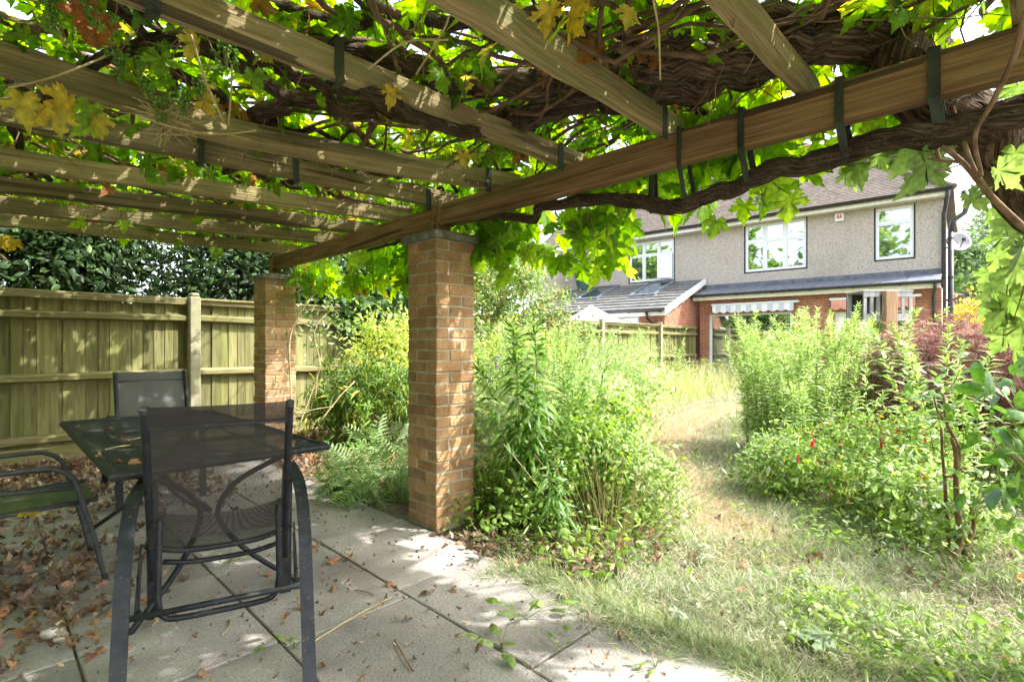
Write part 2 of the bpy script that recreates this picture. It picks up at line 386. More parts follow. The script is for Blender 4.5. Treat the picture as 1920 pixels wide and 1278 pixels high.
# ------------------------------------------------------------------ brick pillars of the pergola
BL, BH, BW, JT = .2165, .0655, .1025, .009
bmesh_ = []
for k in range(5):
    mb = MB(); mb.bbox(-BL/2, BL/2, -BW/2, BW/2, -BH/2, BH/2, random.uniform(.004,.007), .003); bmesh_.append(mb.mesh('brick', M['brick']))
def pillar(x0, y0, label, grp):
    t = thing('brick_pillar', label, 'pillar', (x0 + .164, y0 + .164, 0), grp)
    s = .3275; H = 1.915; nc = 26; ch = H / nc
    core = MB(); core.box(-s/2+.0045, s/2-.0045, -s/2+.0045, s/2-.0045, -.05, H); core.build('mortar_core', M['mortar'], t, world=False)
    for c in range(nc):
        z = ch * (c + .5)
        a = s/2 - BL/2; b_ = s/2 - BW/2
        L = [(-a, -b_, 0), (b_, -a, 90), (a, b_, 0), (-b_, a, 90)]
        if c % 2: L = [(a, -b_, 0), (b_, a, 90), (-a, b_, 0), (-b_, -a, 90)]
        for (bx, by, ang) in L:
            o = bpy.data.objects.new('brick', random.choice(bmesh_)); COL.objects.link(o); o.parent = t
            o.location = (bx + random.uniform(-.003,.003), by + random.uniform(-.003,.003), z + random.uniform(-.0018,.0018))
            o.rotation_euler = (random.uniform(-.008,.008), random.uniform(-.006,.006), R(ang) + random.uniform(-.008,.008) + (math.pi if random.random() < .5 else 0))
    mb = MB(); n = 9; e = s/2 + .038
    # cap slab with worn, mossy edge
    ring = []
    for k in range(4 * n):
        q = k // n; f = (k % n) / n * 2 - 1
        p = [(f, -1), (1, f), (-f, 1), (-1, -f)][q]; ring.append((p[0] * e, p[1] * e))
    m = len(ring)
    for zz, ins in ((H + .001, 0), (H + .042, 0), (H + .056, .014)):
        for (px, py) in ring:
            j = random.uniform(0, .004) + (random.uniform(0, .006) if ins else 0)
            mb.v.append((px * (1 - (ins + j) / e), py * (1 - (ins + j) / e), zz + (random.uniform(-.006, .004) if ins else 0)))
    for l in range(2):
        for k in range(m): mb.f.append((l*m+k, l*m+(k+1)%m, (l+1)*m+(k+1)%m, (l+1)*m+k))
    mb.f.append(tuple(range(m))[::-1]); mb.f.append(tuple(range(2*m, 3*m)))
    mb.build('cap_stone', M['cap'], t, world=False)
    return t
pg = 'brick pillars of the pergola'
pillar(2.08, 2.78, 'near brick pillar standing in the middle of the view, beside the weeds', pg)
pillar(2.08, 5.77, 'far brick pillar in front of the fence, speckled with sun', pg)
pillar(2.08, -.75, 'brick pillar at the right end of the pergola beam', pg)

# ------------------------------------------------------------------ pergola timbers
def timber(name, p0, p1, w, h, mat, parent, sag=0.0, rough=.006, roll=0.0, seed=0):
    """p0,p1: centre of the BOTTOM face at both ends; local X runs along the timber"""
    p0 = Vector(p0); p1 = Vector(p1); L = (p1 - p0).length; n = max(6, int(L / .16)); rr = random.Random(seed)
    mb = MB(); cs = [(-1,0,.12),(-1,1,.12),(1,1,.12),(1,0,.12)]
    for i in range(n + 1):
        x = L * i / n; s_ = -sag * 4 * (i / n) * (1 - i / n)
        wob = rr.uniform(-rough, rough)
        e = .006
        prof = [(-w/2, e), (-w/2, h - e), (-w/2 + e, h), (w/2 - e, h), (w/2, h - e), (w/2, e), (w/2 - e, 0), (-w/2 + e, 0)]
        for (yy, zz) in prof: mb.v.append((x, yy + wob*.6 + rr.uniform(-rough, rough)*.5, zz + s_ + rr.uniform(-rough, rough)*.6))
    for i in range(n):
        for k in range(8): mb.f.append((i*8+k, i*8+(k+1)%8, i*8+8+(k+1)%8, i*8+8+k))
    mb.f.append(tuple(range(8))[::-1]); mb.f.append(tuple(n*8+k for k in range(8)))
    me = mb.mesh(name, mat); o = bpy.data.objects.new(name, me); COL.objects.link(o)
    d = (p1 - p0).normalized(); q = d.to_track_quat('X', 'Z')
    o.location = p0; o.rotation_mode = 'QUATERNION'; o.rotation_quaternion = q @ Euler((roll, 0, 0)).to_quaternion()
    if parent is not None:
        o.parent = parent; o.matrix_parent_inverse = Matrix.Translation(parent.location).inverted()
    return o
perg = thing('pergola', 'old timber pergola of rafters lying on a brown beam over the patio', 'pergola', (2.24, 2.9, 1.97))
BX = 2.245; BZ = 2.037
timber('beam', (BX, -1.4, BZ), (BX, 2.93, BZ), .075, .148, M['timber_beam'], perg, 0, .003, seed=1)
timber('beam', (BX + .002, 2.96, BZ - .004), (BX + .002, 5.99, BZ - .002), .072, .143, M['timber_beam'], perg, 0, .003, seed=2)
timber('beam', (-1.75, -1.4, BZ), (-1.75, 6.3, BZ), .075, .148, M['timber_beam'], perg, 0, .003, seed=3)
for (yy) in (2.95, 5.93, -.58):
    mb = MB(); mb.bbox(BX-.05, BX+.05, yy-.05, yy+.05, 1.968, 2.19, .006); mb.build('stub_post', M['timber_beam'], perg)
for yy in (-.6, 2.9, 6.2):
    mb = MB(); mb.bbox(-1.8, -1.7, yy-.05, yy+.05, -.02, 2.036, .006); mb.build('rear_post', M['timber_beam'], perg)
RZ = 2.187
RAF = [ (.02,.03), (.63,.65), (1.145,1.225), (1.80,1.835), None, (3.20,3.02), (3.98,3.63), (4.67,4.22), (5.33,4.89), (5.99,5.73)]
raf_lines = []
for i, r_ in enumerate(RAF):
    if r_ is None:
        timber('rafter', (-2.0, 2.40, RZ), (.80, 2.735, RZ + .012), .05, .12, M['timber'], perg, .01, seed=20)
        timber('rafter', (.52, 2.815, RZ + .004), (2.42, 2.36, RZ), .05, .12, M['timber'], perg, .02, seed=21)
        raf_lines.append((2.72, 2.40)); continue
    ya, yb = r_; sl_ = (yb - ya) / 2.2
    rr = random.uniform(-.03, .03)
    timber('rafter', (-2.0, ya - 2.0*sl_, RZ), (2.43, yb + .23*sl_, RZ + random.uniform(0,.006)), .052, random.choice((.106,.110,.114)), M['timber'], perg, random.uniform(.0,.02), .007, rr, seed=30+i)
    raf_lines.append((ya, yb))
def ryy(i, x): a, b = raf_lines[i]; return a + (b - a) * x / 2.2
# steel strap plates at the rafter ends
for i in (2, 3, 4, 5):
    y_ = ryy(i, 2.15)
    mb = MB(); mb.box(2.155, 2.195, y_-.032, y_-.0285, 2.15, 2.30); mb.build('strap_plate', M['strap'], perg)

# black straps that hold the hanging vine limb to the beam
def vine_limb_z(Y): return float(np.interp(Y, [-.6,.2,.45,.9,1.3,1.7,2.2,2.6], [2.0,1.99,1.965,1.93,1.90,1.95,2.02,2.06]))
for i, (px, dy) in enumerate(((1752, .02), (1574, .01), (1390, .0), (1274, 0), (1205, .02))):
    Y = on_x(px, 300, 2.205).y; zb = vine_limb_z(Y) - .05
    w = (.034, .028, .025, .02, .028)[i]
    mb = MB()
    fr_x, bk_x = 2.199, 2.292; dy = 0
    top = 2.191
    path_ = [(fr_x, Y, top), (fr_x, Y, 2.03), (2.235, Y - .005, zb + .05), (2.262, Y - .006, zb + .006), (2.315, Y - .006, zb + .006), (2.335, Y - .006, zb + .06), (bk_x + .012, Y, 2.03), (bk_x, Y, top), (fr_x, Y, top + .004)]
    if i == 4: path_ = [(2.288, Y, 2.17), (2.288, Y, 2.03), (2.27, Y - .003, zb+.03), (2.29, Y-.003, zb+.005), (2.325, Y - .003, zb+.03), (2.32, Y, 2.06)]
    mb.tube(path_, 0, 4, True, flat=(w, .005, (1, 0, 0)))
    o = mb.build('strap', M['strap'])
    tag(o, ['wide black strap looped over the beam nearest the thick vine trunk at the right', 'black strap around the beam, second from the thick trunk at the right', 'black strap around the beam, third from the thick trunk at the right', 'thin black strap around the beam, fourth from the thick trunk at the right', 'short black hanger behind the beam, farthest from the thick trunk'][i], 'strap', 'straps holding the vine limb to the beam')
# loose straps on the rafters (left half)
for k, (px, py, ri, w, lab) in enumerate(((630, 120, 3, .035, 'black strap around the rafter in the upper left, with a small loop below'), (372, 285, 5, .03, 'short black strap on the rafter under the dry twig bundle'), (548, 322, 5, .03, 'narrow black strap hanging on the middle rafter'), (262, 12, 3, .04, 'broad black strap at the top edge left, over the rafter'))):
    p = on_z(px, py, 2.24); x = p.x; y_ = ryy(ri, x)
    mb = MB(); mb.tube([(x, y_-.034, 2.32), (x, y_-.035, 2.19), (x+.01, y_-.028, 2.172), (x+.01, y_+.02, 2.165), (x, y_+.034, 2.19), (x, y_+.034, 2.32), (x, y_-.034, 2.324)], 0, 4, True, flat=(w, .004, (0, 1, 0)))
    tag(mb.build('strap', M['strap']), lab, 'strap', 'straps on the rafters')
# ------------------------------------------------------------------ houses (local x = right along the front, y = away, z up)
HA = Vector((.0715, -.9975)); H0 = Vector((16.3, 7.73)); HROT = math.atan2(HA.y, HA.x)
HB = Vector((-HA.y, HA.x))
def hp(px, py, depth=0.0):
    """pixel -> (t, z) on the house plane `depth` behind the extension front"""
    r = ray(px, py); n = HB; o = H0 + HB * depth
    s = (o.x * n.x + o.y * n.y) / (r.x * n.x + r.y * n.y); p = CAM + r * s
    return ((p.x - H0.x) * HA.x + (p.y - H0.y) * HA.y, p.z)
house = thing('house', 'pebbledash semi-detached house with red brick ground floor and black downpipes at its right corner', 'house', (H0.x, H0.y, 0), rz=HROT)
nhouse = thing('house', 'attached neighbouring house with tiled lean-to, skylights and an open casement window', 'house', (H0.x, H0.y, 0), rz=HROT)
def hb(name, mat, parent, *boxes, bev=0):
    mb = MB()
    for b in boxes: (mb.bbox(*b, bev) if bev else mb.box(*b))
    return mb.build(name, mat, parent, world=False)
UD = .62                                   # upper wall stands back behind the extension front
tR = hp(1768, 480, UD)[0]                  # right corner of upper wall
eave = hp(1540, 402, UD)[1]
zro = hp(1540, 528, UD)[1]                 # flat-roof junction
tE = hp(1766, 600, 0)[0]                   # right corner of extension
zf1 = hp(1313, 565)[1]                     # underside of extension fascia
tS = -.25                                  # party line
# --- walls with real openings
def wall_open(t0, t1, z0, z1, openings, y0, th, mb=None):
    """wall slab with rectangular openings (t0,t1,z0,z1)"""
    mb = mb or MB()
    xs_ = sorted({t0, t1, *[o[0] for o in openings], *[o[1] for o in openings]})
    zs_ = sorted({z0, z1, *[o[2] for o in openings], *[o[3] for o in openings]})
    for a, b in zip(xs_[:-1], xs_[1:]):
        run = None
        for c, d in zip(zs_[:-1], zs_[1:]):
            hole = any(o[0] <= (a+b)/2 <= o[1] and o[2] <= (c+d)/2 <= o[3] for o in openings)
            if not hole: run = (run[0], d) if run else (c, d)
            if hole and run: mb.box(a, b, y0, y0 + th, *run); run = None
        if run: mb.box(a, b, y0, y0 + th, *run)
    return mb
def rect(x0, y0, x1, y1, dep, ym=None):
    a = hp(x0, ym or (y0 + y1) / 2, dep)[0]; b = hp(x1, ym or (y0 + y1) / 2, dep)[0]
    xm = (x0 + x1) / 2
    return (a, b, hp(xm, y1, dep)[1], hp(xm, y0, dep)[1])
W1 = rect(1397, 416, 1512, 506, UD); W2 = rect(1641, 387, 1714, 485, UD); W3 = rect(1180, 452, 1264, 527, UD)
wall_open(tS, tR, zro - .12, eave, [W1, W2], UD, .25).build('upper_wall', M['pebble'], house, world=False)
tNL = hp(1062, 520, UD)[0]
wall_open(tNL, tS - .003, 1.6, eave - .002, [W3], UD + .003, .25).build('upper_wall', M['pebble'], nhouse, world=False)
hb('side_wall', M['pebble'], house, (tR - .25, tR - .002, UD + .25, UD + 8, -.2, eave - .003))
# side return further left on neighbour (sunlit)
hb('return_wall', M['pebble'], nhouse, (tNL - .9, tNL - .002, UD - .75, UD + .2, 1.5, eave - .05))
# --- windows
def window(parent, rc, dep, vbars, hbar, proud=-.0, open_sash=None, seal=True, inner='inside', fw=.055):
    a, b, z0, z1 = rc; y0 = dep + .02
    fr_ = MB()
    if seal:
        hb('window_seal', M['dark'], parent, (a - .028, b + .028, dep - .006, dep + .03, z0 - .035, z0 + .004), (a - .028, a + .004, dep - .006, dep + .03, z0 + .004, z1 + .02), (b - .004, b + .028, dep - .006, dep + .03, z0 + .004, z1 + .02))
    xs_ = [a] + [a + (b - a) * v for v in vbars] + [b]
    w = thingpart('window', parent)
    hb('frame', M['upvc'], w, (a+.004, b-.004, y0, y0+.07, z0+.004, z0+fw), (a+.004, b-.004, y0, y0+.07, z1-fw, z1-.004), (a+.004, a+fw, y0+.001, y0+.069, z0+fw, z1-fw), (b-fw, b-.004, y0+.001, y0+.069, z0+fw, z1-fw), bev=.006)
    zb = z0 + (z1 - z0) * hbar
    for v in xs_[1:-1]: hb('mullion', M['upvc'], w, (v-.035, v+.035, y0-.004, y0+.066, z0+fw, z1-fw), bev=.006)
    for p, q in zip(xs_[:-1], xs_[1:]):
        l = p + (fw if p == a else .035); r = q - (fw if q == b else .035)
        hb('transom', M['upvc'], w, (l, r, y0-.002, y0+.064, zb-.03, zb+.03), bev=.006)
    k = 0
    for p, q in zip(xs_[:-1], xs_[1:]):
        l = p + (fw if p == a else .035); r = q - (fw if q == b else .035)
        for (c, d) in ((z0+fw, zb-.03), (zb+.03, z1-fw)):
            if open_sash == k:
                k += 1; continue
            s = hb('sash', M['upvc'], w, (l, r, y0+.006, y0+.05, c, c+.03), (l, r, y0+.006, y0+.05, d-.03, d), (l, l+.03, y0+.007, y0+.049, c+.03, d-.03), (r-.03, r, y0+.007, y0+.049, c+.03, d-.03))
            g = MB(); g.box(l+.03, r-.03, y0+.028, y0+.034, c+.03, d-.03); g.build('pane', M['glass'], s, world=False)
            k += 1
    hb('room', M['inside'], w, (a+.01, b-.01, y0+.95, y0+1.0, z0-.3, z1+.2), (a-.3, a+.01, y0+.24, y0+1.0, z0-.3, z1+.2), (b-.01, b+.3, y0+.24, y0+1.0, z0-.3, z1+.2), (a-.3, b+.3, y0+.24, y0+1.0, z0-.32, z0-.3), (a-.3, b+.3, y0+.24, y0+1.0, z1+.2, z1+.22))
    return w
def thingpart(name, parent):
    o = bpy.data.objects.new(name, None); COL.objects.link(o); o.parent = parent; o.empty_display_size = .1; return o
w1 = window(house, W1, UD, (.335, .665), .64)
w2 = window(house, W2, UD, (), .70)
w3 = window(nhouse, W3, UD, (.335, .665), .66, open_sash=4)
# curtains behind the bedroom windows
def curtain(parent, a, b, y, z0, z1, name='curtain', mat='curtain', n=None):
    mb = MB(); n = n or max(8, int((b - a) / .025))
    for i in range(n + 1):
        x = a + (b - a) * i / n; d = .022 * math.sin(i * 1.9) + .01 * math.sin(i * .7)
        mb.v += [(x, y + d, z0), (x, y + d * .7, z1)]
    for i in range(n): mb.f.append((2*i, 2*i+2, 2*i+3, 2*i+1))
    return mb.build(name, M[mat], parent, smooth=True, world=False)
M['blind'] = pmat('pale_blind', (.42,.47,.42), (.52,.56,.50), 3, 1, 0)
hb('blind', M['blind'], w2, (W2[0]+.06, W2[1]-.06, UD+.16, UD+.17, W2[2]+.06, W2[3]-.06))
curtain(w3, W3[0]+.06, W3[0]+(W3[1]-W3[0])*.30, UD+.2, W3[2]+.05, W3[3]-.05)
hb('cardboard_box', M['cream'], w3, (W3[0]+(W3[1]-W3[0])*.45, W3[0]+(W3[1]-W3[0])*.62, UD+.2, UD+.4, W3[2]+.05, W3[2]+.3))
# the open casement swings out on its right-hand hinge
a3, b3, z30, z31 = W3; cw = (b3 - a3) * .335 - .06
sash = MB(); zt = z30 + (z31 - z30) * .66 - .035
for bx_ in ((-cw, 0, 0, .045, 0, .05), (-cw, 0, 0, .045, zt - z30 - .10, zt - z30 - .05), (-cw, -cw+.05, .001, .044, .05, zt - z30 - .10), (-.05, 0, .001, .044, .05, zt - z30 - .10)): sash.bbox(*bx_, .005)
so_ = sash.build('casement', M['upvc'], w3, world=False); so_.location = (b3 - .05, UD - .02, z30 + .05); so_.rotation_euler = (0, 0, R(32))
g = MB(); g.box(-cw+.05, -.05, .02, .026, .05, zt - z30 - .10); go = g.build('pane', M['glass'], so_, world=False)

# --- brickwork as real bricks (joined, far off)
def brickwork(name, parent, t0, t1, z0, z1, openings, y0, along='x', core=True, cy_=None):
    c = .0750; mb = MB(); rows = int((z1 - z0) / c); rr = random.Random(int(abs(t0) * 100) + rows)
    for r_ in range(rows + 1):
        z = z0 + r_ * c; x = t0 - (.1125 if r_ % 2 else 0)
        while x < t1:
            a = max(x + .004, t0); b = min(x + .215 + .004, t1); x += .225
            if b - a < .03: continue
            zt_ = min(z + .064, z1)
            if zt_ - z < .02: continue
            segs = [(a, b)]
            for o in openings:
                if z + .03 > o[2] and z + .03 < o[3]:
                    ns = []
                    for (p, q) in segs:
                        if q <= o[0] or p >= o[1]: ns.append((p, q)); continue
                        if p < o[0]: ns.append((p, o[0]))
                        if q > o[1]: ns.append((o[1], q))
                    segs = ns
            for (p, q) in segs:
                if q - p < .02: continue
                pr = y0 - .008 - rr.uniform(0, .004)
                if along == 'x': mb.box(p, q, pr, y0 + .002, z, zt_)
                else: mb.box(pr if cy_ is None else cy_ - .002, y0 + .002 if cy_ is None else cy_ + .008 + rr.uniform(0, .004), p, q, z, zt_)
    o = mb.build(name, M['hbrick'], parent, world=False); o['kind'] = 'stuff'; return o
# ground-floor extension of our house
D1 = (hp(1330, 640)[0], hp(1487, 640)[0], .10, hp(1408, 587)[1])                # sliding patio door
D2 = (hp(1565, 640)[0], hp(1704, 640)[0], .10, hp(1635, 582)[1])                # french door and side light
ez0, ez1 = -.15, zf1 + .03
wall_open(.02, tE, ez0, ez1, [D1, D2], .0, .22).build('extension_wall', M['hmortar'], house, world=False)
brickwork('brickwork', house, .02, tE, ez0, ez1, [D1, D2], 0.0)
hb('extension_side_wall', M['hmortar'], house, (tE - .22, tE - .002, .22, UD, ez0, ez1))
fz = zf1
hb('fascia', M['cream'], house, (-.1, tE - .02, -.30, -.27, fz, fz + .13)); hb('soffit', M['cream'], house, (-.1, tE - .02, -.268, .0, fz + .02, fz + .04))
# gutter of extension: half-round trough
def gutter(name, parent, t0, t1, y, z, r=.06, mat='blackpvc'):
    mb = MB(); n = 8
    for t in (t0, t1):
        for k in range(n + 1):
            a = math.pi + math.pi * k / n; mb.v.append((t, y + r * math.cos(a), z + r * math.sin(a)))
        for k in range(n, -1, -1):
            a = math.pi + math.pi * k / n; mb.v.append((t, y + (r-.008) * math.cos(a), z + (r-.008) * math.sin(a)))
    m = 2 * (n + 1)
    for k in range(m): mb.f.append((k, (k+1) % m, m + (k+1) % m, m + k))
    mb.f.append(tuple(range(m))[::-1]); mb.f.append(tuple(range(m, 2*m)))
    g_ = mb.build(name, M[mat], parent, world=False)
    k = t0 + .4
    while k < t1: hb('bracket', M[mat], g_, (k, k+.03, y - r - .012, y + r, z - r - .014, z - r - .002)); k += 1.0
    return g_
gutter('gutter', house, -.15, tE + .02, -.365, fz + .17, .06)
# lead-covered lean roof between gutter and wall
mb = MB()
zt_ = zro - .02; zl = fz + .17
for i in range(9):
    a = -.12 + (tE + .12) * i / 9; b = -.12 + (tE + .12) * (i + 1) / 9 - .012
    mb.prism([(a, -.33, zl), (b, -.33, zl), (b, UD - .015, zt_), (a, UD - .015, zt_)], (0, 0, .03))
    mb.box(b - .004, b + .016, UD - .035, UD - .012, zt_, zt_ + .12)
mb.build('lead_roof', M['lead'], house, world=False)
hb('flashing', M['lead'], house, (-.12, tE, UD - .011, UD - .003, zt_ + .02, zt_ + .16))
# sliding patio door
def slider(parent, rc):
    a, b, z0, z1 = rc; y = .06
    w = thingpart('patio_door', parent)
    hb('frame', M['upvc'], w, (a, b, y, y+.1, z1-.06, z1), (a, a+.05, y+.001, y+.099, z0, z1-.06), (b-.09, b, y+.001, y+.099, z0, z1-.06), (a, b, y, y+.1, z0-.05, z0), bev=.005)
    mdl = a + (b - a) * .465
    hb('stile', M['greymetal'], w, (mdl-.03, mdl+.03, y+.02, y+.08, z0, z1-.06), bev=.004)
    for p, q in ((a+.05, mdl-.03), (mdl+.03, b-.09)):
        g_ = MB(); g_.box(p, q, y+.05, y+.056, z0+.001, z1-.061); g_.build('pane', M['glass'], w, world=False)
    curtain(w, a+.06, a+(b-a)*.26, y+.18, z0+.02, z1-.08); curtain(w, b-(b-a)*.12, b-.1, y+.18, z0+.02, z1-.08)
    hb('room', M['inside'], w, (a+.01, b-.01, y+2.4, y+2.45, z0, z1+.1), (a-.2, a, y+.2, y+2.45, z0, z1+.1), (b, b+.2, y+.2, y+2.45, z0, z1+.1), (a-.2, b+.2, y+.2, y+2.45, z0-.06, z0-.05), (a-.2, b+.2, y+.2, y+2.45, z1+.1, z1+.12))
    return w
slider(house, D1)
def frenchdoor(parent, rc):
    a, b, z0, z1 = rc; y = .06; w = thingpart('door', parent)
    c1 = a + (b - a) * .42; c2 = a + (b - a) * .52
    hb('frame', M['upvc'], w, (a, b, y, y+.09, z1-.07, z1), (a, a+.09, y+.001, y+.089, z0, z1-.07), (b-.08, b, y+.001, y+.089, z0, z1-.07), (c1, c2, y+.001, y+.089, z0, z1-.07), (a+.09, c1, y+.01, y+.08, z0, z0+.35), (a+.09, a+.2, y+.01, y+.08, z0+.35, z1-.07), (c1-.11, c1, y+.01, y+.08, z0+.35, z1-.07), (a+.2, c1-.11, y+.01, y+.08, z1-.16, z1-.07), bev=.004)
    for p, q, c in ((a+.2, c1-.11, z0+.35), (c2, b-.08, z0+.01)):
        g_ = MB(); g_.box(p, q, y+.05, y+.056, c, z1-.07); g_.build('pane', M['glass'], w, world=False)
    curtain(w, c2+.02, c2+.24, y+.2, z0+.3, z1-.1); curtain(w, b-.35, b-.1, y+.2, z0+.3, z1-.1)
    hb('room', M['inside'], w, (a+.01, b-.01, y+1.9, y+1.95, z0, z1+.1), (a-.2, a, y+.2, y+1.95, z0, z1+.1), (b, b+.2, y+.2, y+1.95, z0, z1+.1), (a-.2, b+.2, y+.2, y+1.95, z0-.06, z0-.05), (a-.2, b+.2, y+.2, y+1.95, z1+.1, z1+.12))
frenchdoor(house, D2)
# awnings
M['awn_grey'] = pmat('awning_stripe', (.55,.57,.62), (.74,.75,.77), 1, .9, .2, 30, bdist=.003)
def stripe_mat(name, ca, cb, per):
    m, t, out = new_mat(name); N = NT(t); p = N.n('ShaderNodeBsdfPrincipled'); p.inputs['Roughness'].default_value = .9
    tc = N.n('ShaderNodeTexCoord'); sp = N.n('ShaderNodeSeparateXYZ'); N.l(tc.outputs['Object'], sp.inputs[0])
    a = N.n('ShaderNodeMath', operation='DIVIDE'); N.l(sp.outputs[0], a.inputs[0]); a.inputs[1].default_value = per
    f = N.n('ShaderNodeMath', operation='FRACT'); N.l(a.outputs[0], f.inputs[0])
    s = N.n('ShaderNodeMath', operation='GREATER_THAN'); N.l(f.outputs[0], s.inputs[0]); s.inputs[1].default_value = .5
    mx = N.n('ShaderNodeMix', data_type='RGBA'); N.l(s.outputs[0], mx.inputs['Factor']); mx.inputs[6].default_value = c4(ca); mx.inputs[7].default_value = c4(cb)
    N.l(mx.outputs[2], p.inputs['Base Color']); N.l(p.outputs[0], out.inputs['Surface']); return m
M['awn1'] = stripe_mat('grey_white_stripe', (.52,.55,.60), (.75,.76,.78), .30)
M['awn2'] = pmat('salmon_cloth', (.62,.27,.21), (.72,.34,.27), 6, .9, .2, 40, bdist=.003)
def awning(label, t0, t1, ztop, zbot, mat, cat='awning'):
    a = thing('awning', label, cat, (H0.x, H0.y, 0), rz=HROT)
    hb('cassette', M['upvc'], a, (t0-.03, t1+.12, -.17, -.012, ztop - .05, ztop + .015), bev=.012)
    hb('front_bar', M['upvc'], a, (t0, t1+.09, -.215, -.172, ztop - .055, ztop - .015), bev=.008)
    mb = MB(); n = 64; per = (t1 - t0) / round((t1 - t0) / .24)
    for i in range(n + 1):
        x = t0 + .03 + (t1 - t0 - .03) * i / n; f = math.sin(math.pi * ((x - t0 - .03) / per % 1.0))
        d = .006 * math.sin(x * 9)
        zb = zbot + .05 * (1 - f)
        mb.v += [(x, -.21 + d, zb), (x, -.2, ztop - .05), (x, -.205 + d, zb + .001), (x, -.195, ztop - .05)]
    for i in range(n): mb.f += [(4*i, 4*i+4, 4*i+5, 4*i+1), (4*i+2, 4*i+3, 4*i+7, 4*i+6)]
    mb.build('valance', mat, a, world=False)
    return a
aw = rect(1334, 567, 1490, 586, -.2, 590)
awning('grey and white striped awning rolled up above the sliding patio door', hp(1334, 580, -.2)[0], hp(1488, 575, -.2)[0], hp(1410, 567, -.2)[1], hp(1410, 585, -.2)[1], M['awn1'])
awning('salmon pink awning rolled up above the white back door', hp(1556, 570, -.2)[0], hp(1716, 565, -.2)[0], hp(1600, 557.5, -.2)[1], hp(1600, 580, -.2)[1], M['awn2'])
# eaves, main roof
hb('fascia', M['cream'], house, (tS, tR + .12, UD - .32, UD - .29, eave - .02, eave + .14)); hb('soffit', M['cream'], house, (tS, tR + .12, UD - .288, UD - .001, eave - .005, eave + .02))
gutter('gutter', house, tS, tR + .2, UD - .385, eave + .17, .06)
hb('fascia', M['upvc'], nhouse, (tNL, tS - .01, UD - .315, UD - .285, eave - .022, eave + .138)); hb('soffit', M['cream'], nhouse, (tNL, tS - .01, UD - .284, UD - .001, eave - .007, eave + .018))
gutter('gutter', nhouse, tNL, tS - .01, UD - .385, eave + .17, .06)
PIT = math.tan(R(38))
def tiled_slope(name, parent, t0, t1, y0, z0, run, pitch, mat, gauge=.1, tw=.165, cut=None, th=.014, lift=.018):
    """courses of overlapping tiles; cut(t,row_fraction)->bool keeps a tile"""
    mb = MB(); n = int(run / (gauge * math.cos(math.atan(pitch)))); dy = gauge * math.cos(math.atan(pitch)); rr = random.Random(n)
    for i in range(n):
        ya = y0 + dy * i; za = z0 + pitch * dy * i; yb = ya + dy * 1.12; zb = za + pitch * dy * 1.12
        t = t0 - (tw / 2 if i % 2 else 0)
        while t < t1:
            a = max(t + .002, t0); b = min(t + tw - .002, t1); t += tw
            if b - a < .03 or (cut and not cut((a + b) / 2, dy * i)): continue
            j = rr.uniform(-.004, .004); k = len(mb.v)
            mb.v += [(a, ya, za + lift + j), (b, ya, za + lift + j), (b, yb, zb + .004), (a, yb, zb + .004), (a, ya, za + lift - th + j - .004), (b, ya, za + lift - th + j - .004)]
            mb.f += [(k, k+1, k+2, k+3), (k+4, k+5, k+1, k), (k+4, k, k+3), (k+5, k+2, k+1)]
    o = mb.build(name, mat, parent, world=False); o['kind'] = 'stuff'; return o
ry0 = UD - .36; rz0 = eave + .12; RUN = 4.6
def deck(name, parent, pts, mat, th=.05):
    return MB().prism(pts, (0, 0, -th)).build(name, mat, parent, world=False)
tC = tR + .22
rf = deck('roof', house, [(tS, ry0, rz0), (tC, ry0, rz0), (tC - RUN, ry0 + RUN, rz0 + PIT*RUN), (tS, ry0 + RUN, rz0 + PIT*RUN)], M['tile'])
tiled_slope('roof_tiles', rf, tS, tC, ry0 - .03, rz0, RUN, PIT, M['tile'], cut=lambda t, y: t < tC - y + .05)
rs = deck('roof', house, [(tC, ry0, rz0 - .002), (tC, ry0 + 9, rz0), (tC - RUN, ry0 + 9 - RUN, rz0 + PIT*RUN), (tC - RUN, ry0 + RUN, rz0 + PIT*RUN)], M['tile'])
mb = MB(); nn = 15
for i in range(nn):
    f = i / nn * RUN; g_ = (i + .97) / nn * RUN
    mb.tube([(tC - f, ry0 + f, rz0 + PIT*f + .03), (tC - g_, ry0 + g_, rz0 + PIT*g_ + .03)], [.085, .078], 10)
mb.build('hip_tiles', M['tile'], rf, world=False)
# taller gabled block of roof behind (loft), seen above the hip
hb('loft_wall', M['tile'], house, (tR - 3.2, tR - .6, UD + 2.6, UD + 6, eave + 1.2, eave + 2.6))
mb = MB()
for i in range(16): mb.box(tR - 3.2, tR - .58, UD + 2.575 - .006*(i%2), UD + 2.6, eave + 1.2 + i*.09, eave + 1.2 + i*.09 + .075)
o = mb.build('hung_tiles', M['tile'], house, world=False); o['kind'] = 'stuff'
hb('chimney', M['tile'], house, (tR - .9, tR - .35, UD + 2.0, UD + 2.7, eave + .6, eave + 2.35), bev=.02)
rn = deck('roof', nhouse, [(tNL - 1.2, ry0, rz0 - .001), (tS - .004, ry0, rz0 - .001), (tS - .004, ry0 + RUN, rz0 + PIT*RUN), (tNL - 1.2, ry0 + RUN, rz0 + PIT*RUN)], M['tile'])
tiled_slope('roof_tiles', rn, tNL - 1.2, tS - .004, ry0 - .03, rz0, RUN, PIT, M['tile'])
